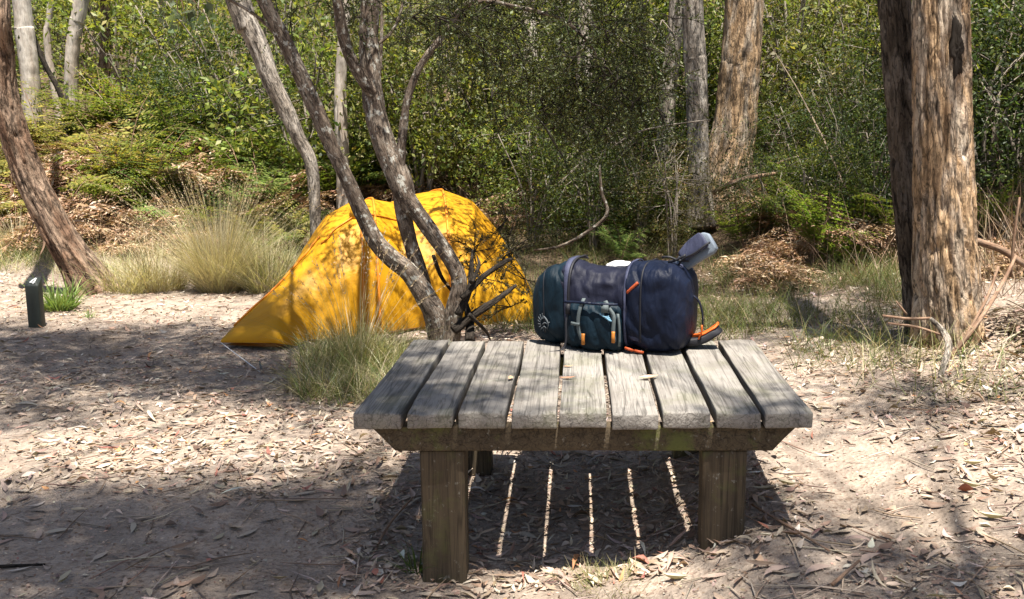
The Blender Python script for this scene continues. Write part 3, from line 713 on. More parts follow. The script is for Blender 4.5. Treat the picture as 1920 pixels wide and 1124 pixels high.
# a ragged skirt of torn bark around the stem
def strips(c, u, r, n, seed, lw, T, down=True):
    q = random.Random(seed)
    for k in range(n):
        m = MB(); a = q.uniform(0, 2 * PI); o = np.array([math.cos(a), math.sin(a), 0]); L = q.uniform(*lw); s = 1 if not down else -1
        p0 = np.array(c) + o * r * 1.02 + np.array([0, 0, q.uniform(-.08, .08)])
        p = [p0, p0 + o * L * .15 + np.array([0, 0, s * L * .4]), p0 + o * L * q.uniform(.2, .6) + np.array([0, 0, s * L * q.uniform(.6, .95)])]
        ribbon(m, p, np.cross(o, [0, 0, 1.]), np.linspace(q.uniform(.015, .04), .006, 6), .003, 6)
        m.build('bark_strip', M['bark_lean'], T)
c_ = P(100, 425, g.y); strips((c_.x - base[0], c_.y - base[1], c_.z - base[2]), None, .15, 14, 5, (.06, .22), T)
tp_ = np.array(top); add_crown(T, base, tp_, tp_ + np.stack([rng.normal(size=18) * .9 - .3, rng.normal(size=18) * .7 - .3, rng.uniform(.2, 1.6, 18)], -1), 110, .26, .045)

# --- pale gums and other stems in the wood behind
def back_tree(pts, ybase, wpx, mat, label, name='gum_tree', Y=None, ext=2.5, sides=20, rough=.04, fiss=.05, grp=None, flare=.15):
    gg = G(pts[0][0], ybase) if Y is None else None
    Yb = gg.y if Y is None else Y
    s_ = px_stem(pts, Yb); b0 = s_[0]; zb = h1(b0.x, b0.y)
    b = (b0.x, b0.y, zb - .05)
    dirn = (s_[-1] - s_[-2]).normalized()
    s_ = ([Vector(b)] if b0.z > zb + .1 else []) + s_ + [s_[-1] + dirn * ext + Vector((0, 0, ext * .3))]
    sc_ = Yb / FPX / 2
    rr = list(np.interp(np.linspace(0, 1, len(s_)), np.linspace(0, 1, len(wpx)), wpx) * sc_)
    T_ = tree(name, label, b, group=grp); mb_ = MB(); trunk(mb_, loc(s_, b), rr, sides, .06, rough, fiss, int(pts[0][0]), .05, flare)
    mb_.build('trunk', M[mat], T_, bark=True); return T_, s_, b
TR_ = []
TR_.append(back_tree([(62, 262), (60, 190), (54, 120), (46, 60), (40, 0)], 262, [40, 32, 32, 28], 'bark_white', 'thick pale gum trunk nearest the leaning brown gum', Y=14.5))
TR_.append(back_tree([(138, 245), (134, 180), (136, 100), (144, 40), (152, 0)], 245, [34, 24, 25, 26], 'bark_white', 'straight cream gum trunk with a small knot, left of the fern bank', Y=16))
TR_.append(back_tree([(112, 225), (102, 165), (92, 110), (88, 60), (96, 0)], 225, [16, 13, 12, 10], 'bark_white', 'thin white stem between the two pale gum trunks', Y=17, sides=12))
TR_.append(back_tree([(128, 225), (110, 170), (84, 120), (60, 60)], 225, [10, 9, 8], 'bark_dark', 'thin dark stem leaning left across the pale gums', Y=15, sides=10, ext=1))
TR_.append(back_tree([(186, 225), (192, 160), (198, 100), (197, 0)], 225, [36, 24, 18, 12], 'bark_lean', 'shaggy brown stump-like trunk right of the pale gums', Y=16.5, rough=.2, fiss=.2))
TR_.append(back_tree([(70, 220), (60, 120), (62, 0)], 220, [20, 18, 18], 'bark_grey', 'shadowed grey trunk behind the thick pale gum', Y=20))
TR_.append(back_tree([(586, 322), (560, 260), (540, 215), (508, 150), (486, 90), (462, 40), (446, 0)], 330, [18, 26, 30, 36, 40, 50], 'bark_grey', 'grey gum trunk leaning left behind the tent tree', Y=10.3, sides=28))
TR_.append(back_tree([(640, 250), (638, 180), (642, 100), (648, 0)], 260, [26, 22, 20, 20], 'bark_white', 'whitish trunk seen between the forked tea-tree stems', Y=12))
TR_.append(back_tree([(262, 200), (258, 60), (254, 0)], 200, [14, 14, 12], 'bark_grey', 'slim grey trunk far behind the left fern bank', Y=22, sides=12))
TR_.append(back_tree([(545, 200), (548, 90), (552, 0)], 200, [18, 16, 14], 'bark_dark', 'dark slim trunk far back above the leaning grey gum', Y=20, sides=12))
TR_.append(back_tree([(1092, 260), (1094, 180), (1097, 90), (1098, 0)], 280, [30, 30, 28, 24], 'bark_white', 'pale trunk half hidden by dark foliage above the backpack', Y=11.6))
TR_.append(back_tree([(996, 230), (998, 120), (992, 50), (990, 0)], 250, [28, 26, 26, 24], 'bark_white', 'pale trunk high behind the foliage right of the forked tree', Y=12.2))
TR_.append(back_tree([(1248, 260), (1252, 180), (1262, 90), (1268, 0)], 300, [36, 32, 28, 24], 'bark_grey', 'dull brown trunk left of the paired grey gums', Y=11.8))
TR_.append(back_tree([(1312, 425), (1310, 330), (1308, 220), (1304, 120), (1298, 0)], 425, [52, 38, 40, 40, 38], 'bark_grey', 'slender grey gum with mottled bark, left of the paired gums', Y=10.6, sides=32, ext=4, flare=.2))
TR_.append(back_tree([(1348, 430), (1362, 340), (1378, 240), (1386, 140), (1396, 0)], 430, [110, 84, 72, 72, 66], 'bark_big', 'stout tan gum with dark base, right of the paired gums', Y=11.0, sides=44, ext=4, flare=.2))
TR_.append(back_tree([(1240, 300), (1216, 200), (1205, 0)], 300, [12, 10, 9], 'bark_dark', 'thin dark sapling stem in the shade above the backpack', Y=12, sides=10))
TR_.append(back_tree([(1640, 300), (1634, 150), (1628, 0)], 300, [14, 12, 11], 'bark_dark', 'thin dark stem just left of the big twin gum', Y=13, sides=10))

# crowns of the back gums, above the frame, dapple the thicket
for k_, x0, x1, y0_, y1_, n_ in ((7, -3, 0, 9, 14, 12), (10, -1.2, 2, 9.5, 15, 8), (13, .5, 3, 8.5, 12, 7), (14, 2, 5, 8.5, 12, 4)):
    T_, s__, b_ = TR_[k_]; t__ = np.array(s__[-1])
    add_crown(T_, b_, t__, np.stack([rng.uniform(x0, x1, n_), rng.uniform(y0_, y1_, n_) - 1.8, rng.uniform(5.2, 7.6, n_)], -1), 85, .30, .05, L=(.10, .17), W=(.025, .045))
# --- big twin gum at the right
g = G(1778, 640); base = (g.x, g.y, g.z - .06); twin_b = base
T = tree('gum_tree', 'huge tan twin-trunked gum with stringy bark at the right edge', base); twinT = T
mb = MB(); s_ = px_stem([(1780, 668), (1778, 600), (1773, 480), (1768, 330), (1766, 180), (1765, 60), (1766, -40)], g.y)
s_ += [s_[-1] + Vector((.02, 0, 1.4)), s_[-1] + Vector((.3, .3, 3.6)), s_[-1] + Vector((.5, .5, 5.6))]; twintop = s_[-1]; s_big = s_
sc_ = g.y / FPX / 2; rbig = [q * sc_ for q in (132, 122, 116, 108, 100, 98, 96, 92, 70, 40)]
trunk(mb, loc(s_, base), rbig, 130, .016, .08, .11, 8, .06, .05)
mb.build('trunk', M['bark_big'], T, bark=True)
mb = MB(); s_ = px_stem([(1730, 640), (1722, 560), (1710, 430), (1700, 300), (1688, 160), (1680, 40), (1674, -40)], g.y + .38)
s_ += [s_[-1] + Vector((-.1, 0, 1.4)), s_[-1] + Vector((-.5, -.3, 3.4)), s_[-1] + Vector((-.9, -.8, 5.4))]; twintop2 = s_[-1]
sc_ = (g.y + .38) / FPX / 2
trunk(mb, loc(s_, base), [q * sc_ for q in (60, 58, 57, 56, 56, 56, 56, 54, 50, 30)], 80, .024, .06, .14, 18, .06, .05)
mb.build('trunk', M['bark_umber'], T, bark=True)
# a dark fire scar high on the sunlit trunk, an uneven crust lying on the bark
tc = np.array(loc(s_big, base)); ax = lambda zz: np.array([np.interp(zz, tc[:, 2], tc[:, 0]), np.interp(zz, tc[:, 2], tc[:, 1]), zz]); rr_ = lambda zz: np.interp(zz, tc[:, 2], rbig)
zs_ = P(1788, 95, g.y).z - base[2]; an = np.arange(36) / 36 * 2 * PI; wob = 1 + .45 * fbm(np.stack([np.cos(an) * 2.2, np.sin(an) * 2.2, an * 0], -1), 3, 3); R = []
for f, dr in ((1.0, -.012), (.9, .004), (.7, .010), (.45, .004), (.2, .008)):
    ring = []
    for a_, w_ in zip(an, wob):
        z = zs_ + .17 * f * w_ * math.sin(a_); q_ = 1.5 * PI + .22 + .24 * f * w_ * math.cos(a_); ring.append(ax(z) + np.array([math.cos(q_), math.sin(q_), 0]) * (rr_(z) * 1.03 + dr + .006 * math.sin(a_ * 7 + f * 9)))
    R.append(ring)
mb = MB(); mb.loft(np.array(R)[:, ::-1]); mb.build('scar', M['bark_dark'], T, bark=True)

# --- the many-stemmed tea-tree in front of the tent
YT = 6.0; b0 = P(846, 690, YT); base = (b0.x, b0.y, h1(b0.x, b0.y) - .04); teab = base
T = tree('tea_tree', 'many-stemmed tea-tree with lichen-spotted leaning stems in front of the tent', base); teaT = T
def ts(name, pts, wd, Y0=YT, dY=0.0, k=22, up=None, mat='bark_tea', seed=0, **kw):
    s_ = px_stem(pts, Y0, dY); wd = list(wd)
    if up is not None:
        for u_ in up: s_.append(s_[-1] + Vector(u_)); wd.append(wd[-1] * .75)
    rr = np.interp(np.linspace(0, 1, len(s_)), np.linspace(0, 1, len(wd)), wd) * Y0 / FPX / 2 * .9
    m_ = MB(); trunk(m_, loc(s_, base), list(rr), k, .03, kw.get('rough', .10), kw.get('fiss', .09), seed, .09, 0); m_.build(name, M[mat], T, bark=True); return s_
ts('stem', [(846, 705), (846, 640), (852, 585), (862, 530), (845, 488), (812, 440), (782, 398), (764, 372), (752, 340)], [44, 40, 38, 34, 32, 34, 34, 36, 30], YT, .0, seed=1)
sA = ts('stem', [(832, 690), (818, 600), (800, 560), (768, 512), (734, 484), (704, 450), (676, 395), (655, 345), (622, 275), (590, 200), (556, 125), (520, 50), (492, -5)], [50, 48, 46, 40, 38, 36, 33, 31, 31, 31, 30, 28, 26], YT + .05, -.25, seed=2, up=[(-.15, -.05, .45), (-.2, -.1, .6), (-.2, -.1, .8)])
ts('stem', [(806, 580), (790, 520), (772, 465), (758, 410), (752, 372), (746, 330)], [30, 30, 31, 33, 34, 28], YT + .08, -.06, seed=3)
sM = ts('stem', [(772, 396), (758, 366), (746, 330), (728, 285), (708, 225), (698, 160), (692, 80), (694, 0)], [30, 44, 48, 46, 44, 42, 40, 38], YT, .05, seed=4, up=[(.0, .0, .5), (.05, .05, .8), (.1, -.1, .8)])
sB = ts('branch', [(700, 175), (680, 150), (656, 105), (640, 50), (630, -5)], [26, 24, 22, 22, 20], YT, -.15, 16, seed=5, up=[(-.1, -.1, .5), (-.1, -.1, .6)])
sR = ts('branch', [(750, 318), (756, 240), (766, 180), (790, 120), (828, 70), (862, 20), (900, -12)], [20, 18, 16, 15, 14, 13, 11], YT, .1, 14, seed=6, up=[(.35, .1, .35), (.4, .1, .5)])
sC = ts('branch', [(862, 20), (905, 2), (960, 12), (1005, 22), (1060, 40), (1110, 90), (1135, 150)], [12, 11, 10, 9, 8, 6, 4], YT + .1, .5, 10, seed=7)
ts('branch', [(704, 200), (712, 130), (716, 60), (714, -5)], [9, 8, 7, 6], YT + .15, .1, 8, seed=8)
ts('branch', [(700, 90), (735, 60), (752, 20), (756, -8)], [7, 6, 5, 4], YT + .1, .1, 8, seed=9)
ts('branch', [(560, 130), (520, 70), (480, 30), (420, -6)], [9, 8, 7, 6], YT - .1, -.2, 8, seed=10)
# charred dead limbs at its foot
for pts_, wd_ in (([(850, 620), (890, 590), (935, 560), (968, 535)], [30, 26, 22, 16]), ([(858, 590), (880, 545), (884, 500), (886, 468)], [26, 22, 18, 8]), ([(866, 560), (905, 520), (945, 492), (962, 486)], [22, 20, 18, 12]), ([(880, 640), (880, 600), (872, 560)], [30, 26, 20]), ([(884, 530), (898, 500), (894, 478)], [16, 12, 5]), ([(880, 590), (910, 620), (920, 640)], [14, 10, 8]), ([(812, 480), (828, 520), (850, 550)], [12, 14, 14])):
    ts('dead_limb', pts_, [q_ * .62 for q_ in wd_[:-1]] + [wd_[-1] * .35], YT - .1, .25, 14, mat='bark_dark', seed=int(pts_[0][0]), rough=.35, fiss=.22)
# small twiggy shoots with prickly leaves
def twigs(root, b, starts, n, L, pal_, mat='needle', ll=(.012, .028), lw=(.003, .006), nl=26, dirb=(0, 0, .3), name='foliage', r=.0028, wood='bark_dark', sub=5):
    mb_ = MB(); P_, D_ = [], []
    for s0 in starts:
        s0 = np.asarray(s0, float)
        for k in range(n):
            d = rdir(1)[0] + np.array(dirb); d /= np.linalg.norm(d); l = L * rng.uniform(.5, 1.2)
            e = s0 + d * l + np.array([0, 0, -.12 * l]); pts_ = spline([s0, s0 + d * l * .5 + rng.normal(size=3) * .05 * l, e], 6); mb_.tube(pts_, np.linspace(r * 1.6, r * .5, 6), 3, caps=False)
            for q_ in range(sub):
                t0 = pts_[rng.integers(1, 6)]; d2 = d + rng.normal(size=3) * .6; d2 /= np.linalg.norm(d2); e2 = t0 + d2 * l * .35; mb_.tube([t0, e2], [r * .6, r * .3], 3, caps=False)
                f = rng.random((nl, 1)); P_.append(t0 + (e2 - t0) * f); D_.append(rng.normal(size=(nl, 3)) * .8 + d2)
    for V in mb_.V: V -= np.array(b)
    mb_.build('twig', M[wood], root, bark=True)
    p_ = np.concatenate(P_); d_ = np.concatenate(D_); m_ = len(p_)
    V, F = leaves(p_, d_, rdir(m_, .6), rng.uniform(*ll, m_), rng.uniform(*lw, m_), .1)
    return link(name, mesh_np(name, V - np.array(b), F, M[mat], np.repeat(pal(pal_, m_, .25), 4, 0)), root)
TEA = [(.045, .064, .018), (.066, .086, .024), (.034, .048, .015), (.11, .125, .032)]
st_ = [P(x + rng.normal() * 14, y + rng.normal() * 12, 6.3 + rng.random() * .5) for x, y in ((905, 460), (930, 420), (920, 500), (955, 480), (965, 520), (900, 520), (985, 460), (985, 520), (940, 560), (960, 440))]
twigs(teaT, teab, st_, 6, .22, [(.06, .05, .025), (.045, .045, .018), (.09, .075, .03)], nl=22, name='prickly_foliage')
# drooping fine-leaved crown of the tea-tree that hangs into view at the top
hang = []
for pts_, Yq, cnt, spx in (([(830, 60), (900, 20), (1000, 40), (1100, 60), (1160, 110), (1190, 60)], 6.6, 60, 50), ([(960, 120), (1040, 160), (1110, 200), (1150, 190), (1090, 240), (1010, 200)], 7.2, 52, 48), ([(560, 0), (660, -20), (780, 0), (860, -10)], 6.2, 22, 30)):
    for k in range(cnt):
        x, y = pts_[rng.integers(len(pts_))]; q = P(x + rng.normal() * spx, y + rng.normal() * spx * .8, Yq + rng.normal() * .5); hang.append(np.array(q))
twigs(teaT, teab, hang, 4, .34, TEA, ll=(.014, .032), lw=(.005, .010), nl=20, dirb=(.1, 0, -.15), name='foliage', sub=6)
# its canopy proper, above the frame: shades the tent and table
cl = []
for k in range(88): cl.append((rng.uniform(-2.6, 1.6), rng.uniform(3.6, 7.4), rng.uniform(3.2, 4.8)))
mb = MB(); cl = np.array(cl); tops = [np.array(sA[-1]), np.array(sM[-1]), np.array(sB[-1]), np.array(sR[-1])]
for c in cl[::7]:
    h_ = tops[int(np.argmin([np.linalg.norm(t_ - c) for t_ in tops]))]; mb.tube(spline([h_, (h_ + c) / 2 + np.array([0, 0, .25]), c], 6), np.linspace(.016, .004, 6), 5)
for V in mb.V: V -= np.array(teab)
mb.build('limb', M['bark_tea'], teaT, bark=True)
V, F, C = gum_sprays(cl, .22, 230, TEA, (.03, .06), (.009, .017), .6, 0.0)
link('crown', mesh_np('crown', V - np.array(teab), F, M['leaf'], C), teaT)

# --- canopy of the tall gums: hangs over the clearing from above the frame
def dapple(regions, h0=6.0, h1_=9.0):
    out = []
    for (x0, x1, y0, y1, n) in regions:
        for k in range(n):
            out.append(upsun(G(rng.uniform(x0, x1), rng.uniform(y0, y1)), rng.uniform(h0, h1_)))
    return out
cl = dapple([(1480, 1920, 1075, 1124, 7), (1400, 1560, 960, 1060, 5), (1600, 1920, 740, 785, 6), (1380, 1700, 560, 650, 16), (960, 1400, 410, 560, 50), (680, 1480, 640, 790, 12), (1450, 1700, 300, 560, 26)])
add_crown(twinT, twin_b, twintop, cl, 170, .20, .02)
lg = (-3.6, 1.2); lb = (lg[0], lg[1], h1(*lg) - .05)
LT = tree('gum_tree', 'tall grey gum just outside the left edge whose canopy shades the foreground', lb)
mb = MB(); tp = np.array([lg[0] + .5, lg[1] - .3, 6.0]); trunk(mb, [(0, 0, 0), (.05, 0, 2), (.3, -.1, 4), (.5, -.3, 6.05)], [.22, .19, .16, .11], 28, .08, .06, .1, 5, .06, .2); mb.build('trunk', M['bark_grey'], LT, bark=True)
cl = dapple([(0, 700, 950, 1124, 32), (-100, 740, 900, 960, 9), (-120, 520, 605, 725, 66), (480, 640, 690, 760, 8), (680, 860, 880, 1124, 8), (0, 160, 740, 800, 4)])
add_crown(LT, lb, tp, cl, 300, .20, .03)

# ------------------------------------------------------------------ understorey: shrubs, ferns, tussocks, grass
def shrub_data(seed, H, R, nclump, nleaf, L, W, palette, up=.3, zlow=.12, crad=.19, stems=8):
    global rng
    keep = rng; rng = np.random.default_rng(seed)
    mb = MB()
    tips = []
    for k in range(stems):
        a = rng.uniform(0, 2 * PI); e = np.array([math.cos(a) * R * rng.uniform(.2, .75), math.sin(a) * R * rng.uniform(.2, .75), H * rng.uniform(.6, .95)])
        s_ = spline([(rng.normal() * .06, rng.normal() * .06, -.1), e * np.array([.3, .3, .5]) + rng.normal(size=3) * .08, e], 9); mb.tube(s_, np.linspace(.028, .008, 9) * (H / 2.5), 5); tips.append(s_)
    tips = np.concatenate(tips)
    q = rng.normal(size=(nclump * 3, 3)); q /= np.linalg.norm(q, axis=1)[:, None]
    q = q * (rng.uniform(.25, 1, (len(q), 1)) ** .45); q = q[q[:, 2] > -.75][:nclump]
    lump = 1 + .28 * fbm(q * 2.2 + seed, seed, 2)[:, None]
    c = q * lump * np.array([R, R, H * (1 - zlow) / 1.8]); c[:, 2] += H * (zlow + (1 - zlow) * .47); c[:, 2] = np.maximum(c[:, 2], .08)
    cb = np.clip(1 + rng.normal(size=len(c)) * .30, .4, 1.8)
    for k in range(0, len(c), 2):
        t_ = tips[np.argmin(np.linalg.norm(tips - c[k], axis=1))]; mb.tube([t_, (t_ + c[k]) / 2 + rng.normal(size=3) * .04, c[k]], [.008, .006, .003], 3, caps=False)
    n = len(c) * nleaf
    k_ = 7; sub = np.repeat(rng.normal(size=(n // k_ + 1, 3)) * crad * np.array([1, 1, .7]), k_, 0)[:n]
    p = np.repeat(c, nleaf, 0) + sub + rng.normal(size=(n, 3)) * L * .8
    out = p - np.array([0, 0, H * .4]); out /= np.linalg.norm(out, axis=1)[:, None] + 1e-9
    d = rdir(n) * .9 + out * .6; nr = rdir(n) * .7 + np.array([0, 0, up]) + out * .75
    V, F = leaves(p, d, nr, L * rng.uniform(.6, 1.3, n), W * rng.uniform(.6, 1.3, n), .2)
    C = np.repeat(pal(palette, n, .22) * np.repeat(cb, nleaf)[:, None], 4, 0)
    rng = keep
    return mb, V, F, np.clip(C, .004, .6)
PG = [(.115, .145, .026), (.155, .18, .036), (.075, .105, .022), (.21, .21, .06)]
PB = [(.165, .205, .040), (.205, .235, .060), (.115, .155, .032), (.26, .265, .10)]
PD = [(.042, .066, .018), (.06, .085, .022), (.030, .048, .016), (.09, .11, .03)]
PO = [(.11, .115, .034), (.15, .14, .048), (.08, .088, .028), (.20, .165, .08)]
PR = [(.13, .085, .05), (.18, .125, .075), (.09, .06, .038), (.22, .165, .105)]
SH = {}
for nm, a in dict(green=(31, 2.6, 1.25, 100, 60, .075, .032, PG), bright=(32, 2.4, 1.2, 95, 60, .075, .034, PB), dark=(33, 2.8, 1.3, 110, 60, .065, .026, PD), olive=(34, 2.5, 1.2, 100, 70, .055, .020, PO), tall=(35, 4.2, 1.5, 140, 60, .085, .036, PG), tallbright=(36, 4.4, 1.6, 140, 60, .085, .038, PB), broad=(37, 2.8, 1.3, 70, 36, .12, .048, PG), feather=(38, 3.2, 1.2, 120, 110, .055, .010, PO + PG)).items(): SH[nm] = shrub_data(*a)
def shrub_root(nm, label):
    mb, V, F, C = SH[nm]; r = thing('shrub', label, 'shrub', (0, 0, -50), 0, 'shrubs of the thicket behind the clearing')
    mb.build('stem', M['bark_grey'], r, bark=True); link('foliage', mesh_np('shrub_' + nm, V, F, M['leaf'], C), r); return r
SP = {}
def put_shrub(nm, x, y, sc, label, dz=-.08):
    if nm not in SP:
        SP[nm] = r = shrub_root(nm, label); r.location = (x, y, h1(x, y) + dz); r.rotation_euler = (0, 0, rng.uniform(0, 6.28)); r.scale = (sc,) * 3; return r
    return copy_tree(SP[nm], (x, y, h1(x, y) + dz), (0, 0, rng.uniform(0, 6.28)), (sc * rng.uniform(.9, 1.1), sc * rng.uniform(.9, 1.1), sc), label)
LBL = {'green': 'mid-green leafy shrub in the thicket', 'bright': 'sunlit yellow-green shrub in the thicket', 'dark': 'dark green shrub', 'olive': 'dry olive shrub in the thicket', 'broad': 'broad-leaved light green shrub in the thicket', 'feather': 'feathery fine-leaved shrub in the thicket', 'tall': 'tall mid-green shrub in the thicket', 'tallbright': 'tall yellow-green shrub in the thicket'}
def where(px): return (' behind the left fern bank' if px < 560 else ' between the tent and the tea-tree stems' if px < 830 else ' behind the backpack' if px < 1280 else ' between paired gums and twin gum' if px < 1690 else ' beyond the twin gum at right')
# (photo x, distance, kind, scale)
for px_, Y_, nm, sc in ((30, 19, 'bright', 1.0), (250, 16.5, 'broad', 1.0), (330, 19, 'tallbright', .8), (390, 15.5, 'broad', 1.0), (440, 14.2, 'dark', .95), (400, 13.8, 'dark', .7), (510, 14.5, 'feather', 1.0), (300, 22, 'tallbright', 1.0), (200, 21, 'bright', 1.2), (120, 23, 'tallbright', 1.0), (10, 23, 'tallbright', .9),
                        (570, 13, 'broad', .9), (620, 17, 'green', 1.1), (680, 13, 'green', .8), (730, 13.5, 'feather', .9), (790, 12.5, 'green', 1.0), (860, 13.0, 'broad', 1.0), (920, 12.3, 'green', .9), (900, 17, 'tallbright', .9), (990, 13.2, 'feather', 1.0), (1050, 12.5, 'dark', 1.0), (1110, 13.5, 'broad', 1.1), (1170, 12.4, 'dark', 1.0), (1230, 13, 'green', .9), (1190, 16, 'tallbright', .9), (1030, 17, 'tallbright', .95), (1260, 17, 'tall', 1.0),
                        (1335, 13.4, 'broad', .9), (1430, 13.2, 'bright', .95), (1480, 12.2, 'feather', .95), (1540, 13.0, 'olive', 1.1), (1600, 11.8, 'broad', .85), (1640, 13, 'bright', 1.0), (1560, 15.5, 'tallbright', .9), (1470, 16, 'tall', .9), (1620, 17, 'tallbright', .9), (1500, 10.6, 'dark', .5), (1590, 10.2, 'dark', .55), (1440, 9.7, 'dark', .36), (1545, 9.4, 'green', .42), (1640, 9.2, 'dark', .5), (1690, 9.9, 'dark', .6), (1610, 10.8, 'olive', .7), (1200, 10.6, 'dark', .6), (1110, 10.4, 'dark', .5), (1000, 10.8, 'green', .6), (1265, 10.0, 'olive', .5),
                        (1850, 9.6, 'dark', .9), (1900, 11.5, 'tall', .8), (1930, 9.2, 'dark', .8), (1860, 11.0, 'broad', 1.0), (1960, 11, 'dark', 1.1), (1830, 11.5, 'dark', .8), (1680, 11, 'dark', .7), (2050, 10, 'green', 1.1), (2140, 8.8, 'dark', .9), (2240, 9.6, 'feather', 1.0), (2360, 8.4, 'green', .9), (-260, 12, 'green', 1.0), (-380, 10.5, 'dark', .9), (-80, 17, 'green', 1.0), (-160, 14, 'dark', 1.0)):
    q = P(px_, 248, Y_); put_shrub(nm, q.x, Y_, sc, LBL[nm] + where(px_))
by = {}
for r in [o for o in col.objects if o.name.split('.')[0] == 'shrub']: by.setdefault(r['label'], []).append(r)
for lb_, rs in by.items():
    rs.sort(key=lambda o: o.location.x / o.location.y)
    if len(rs) > 1:
        for k, r in enumerate(rs): r['label'] = ('leftmost ' if k == 0 else 'rightmost ' if k == len(rs) - 1 else ('second ', 'third ', 'fourth ', 'fifth ')[k - 1] + 'from left, ') + lb_
# the wood farther up the slope reads as one mass
VV, FF, CC, off = [], [], [], 0
for k in range(118):
    nm = ('tall', 'tallbright', 'bright', 'tall', 'green')[k % 5]; mb, V, F, C = SH[nm]
    Yk = rng.uniform(19, 42) if k < 84 else 6 + 17 * math.sin(-PI * (.07 + .86 * (k - 84) / 33)) * rng.uniform(.8, 1.2); xk = rng.uniform(-.80, .62) * Yk if k < 84 else 17 * math.cos(PI * (.07 + .86 * (k - 84) / 33)) * rng.uniform(.8, 1.2); sk = rng.uniform(.9, 1.5) * (1.25 if Yk > 28 else 1)
    sel = rng.random(len(F)) < (.5 if k < 84 else .3)
    a = rng.uniform(0, 6.28); c_, s_ = math.cos(a), math.sin(a)
    v = V.reshape(-1, 4, 3)[sel].reshape(-1, 3) * sk; v = np.stack([v[:, 0] * c_ - v[:, 1] * s_ + xk, v[:, 0] * s_ + v[:, 1] * c_ + Yk, v[:, 2] + h1(xk, Yk)], -1)
    VV.append(v); CC.append(C.reshape(-1, 4, 3)[sel].reshape(-1, 3) * rng.uniform(.8, 1.25)); FF.append(np.arange(len(v)).reshape(-1, 4) + off); off += len(v)
tag(link('far_wood', mesh_np('far_wood', np.concatenate(VV), np.concatenate(FF), M['leaf'], np.concatenate(CC))), 'sunlit mass of leafy trees climbing the slope far behind', 'wood', kind='stuff')

# ferns -------------------------------------------------------------
def frond(L, az, e0, bend, seed, pairs=12, curl=0.0, ragged=.0):
    q = np.random.default_rng(seed); n = 26; s = np.linspace(0, 1, n); el = e0 - bend * s ** 1.3
    st = L / (n - 1); x = np.concatenate([[0], np.cumsum(np.cos(el[:-1]) * st)]); z = np.concatenate([[0], np.cumsum(np.sin(el[:-1]) * st)])
    axis = np.stack([np.cos(el), 0 * el, np.sin(el)], -1); pos = np.stack([x, 0 * x, z], -1); sd_ = np.array([0, 1., 0])
    C_, D_, N_, L_, W_ = [], [], [], [], []
    for k in range(pairs):
        u = .28 + .71 * k / (pairs - 1); i_ = min(n - 1, int(u * (n - 1))); pl_ = L * .36 * (1 - (k / pairs)) ** .85 * (.75 if k == 0 else 1) + .02
        for sg in (-1, 1):
            if q.random() < ragged: continue
            dr = axis[i_] * .45 + sd_ * sg + np.array([0, 0, -.12 - curl * q.random()]) + q.normal(size=3) * (.06 + curl * .3); dr /= np.linalg.norm(dr)
            nl_ = max(3, int(9 * pl_ / (L * .36)))
            for j in range(nl_):
                f = (j + .6) / nl_; pt_ = pos[i_] + dr * pl_ * f + np.array([0, 0, -.10 * pl_ * f * f * (1 + 3 * curl)])
                side_ = np.cross(dr, [0, 0, 1.]); side_ /= np.linalg.norm(side_) + 1e-9
                ll = pl_ * .30 * (1 - f * .75) + .008
                for s2 in (-1, 1):
                    C_.append(pt_); D_.append(side_ * s2 + dr * .7 + q.normal(size=3) * (.08 + curl * .5)); N_.append(np.array([0, 0, 1.]) + q.normal(size=3) * (.15 + curl)); L_.append(ll * (1 + curl)); W_.append(ll * (.42 - .22 * min(1, curl)))
    V, F = leaves(np.array(C_), np.array(D_), np.array(N_), np.array(L_), np.array(W_), .1)
    R = np.array([[math.cos(az), -math.sin(az), 0], [math.sin(az), math.cos(az), 0], [0, 0, 1]])
    return V @ R.T, F, pos @ R.T
def fern_proto(seed, n, L, palette, mat, e0=(1.2, 1.55), bend=(1.0, 1.9), curl=0., ragged=0.):
    q = random.Random(seed); VV, FF, off = [], [], 0; mb = MB()
    for k in range(n):
        V, F, ax = frond(L * q.uniform(.7, 1.15), 2 * PI * k / n + q.uniform(-.4, .4), q.uniform(*e0), q.uniform(*bend), seed * 50 + k, 12, curl, ragged)
        o = np.array([q.uniform(-.08, .08), q.uniform(-.08, .08), 0]); VV.append(V + o); FF.append(F + off); off += len(V); mb.tube(ax[::3] + o, np.linspace(.006, .0015, len(ax[::3])) * L, 4, caps=False)
    V = np.concatenate(VV); F = np.concatenate(FF)
    return mb, mesh_np('fronds', V, F, M[mat], np.repeat(pal(palette, len(F), .16), 4, 0))
FG = [(.13, .175, .034), (.165, .20, .045), (.095, .145, .034)]
FY = [(.24, .23, .045), (.30, .25, .055), (.18, .19, .04)]
FB = [(.31, .185, .105), (.38, .25, .155), (.21, .12, .068), (.44, .33, .235)]
FK = {'g0': fern_proto(1, 7, 1.0, FG, 'leaf'), 'g1': fern_proto(2, 6, .9, FG, 'leaf', (.95, 1.35)), 'y0': fern_proto(3, 6, .95, FY, 'leaf'), 'b0': fern_proto(4, 8, .85, FB, 'dry', (.8, 1.3), (1.5, 2.4), .28, .12), 'b1': fern_proto(5, 9, .7, FB, 'dry', (.5, 1.2), (1.4, 2.3), .45, .15)}
FR = {}
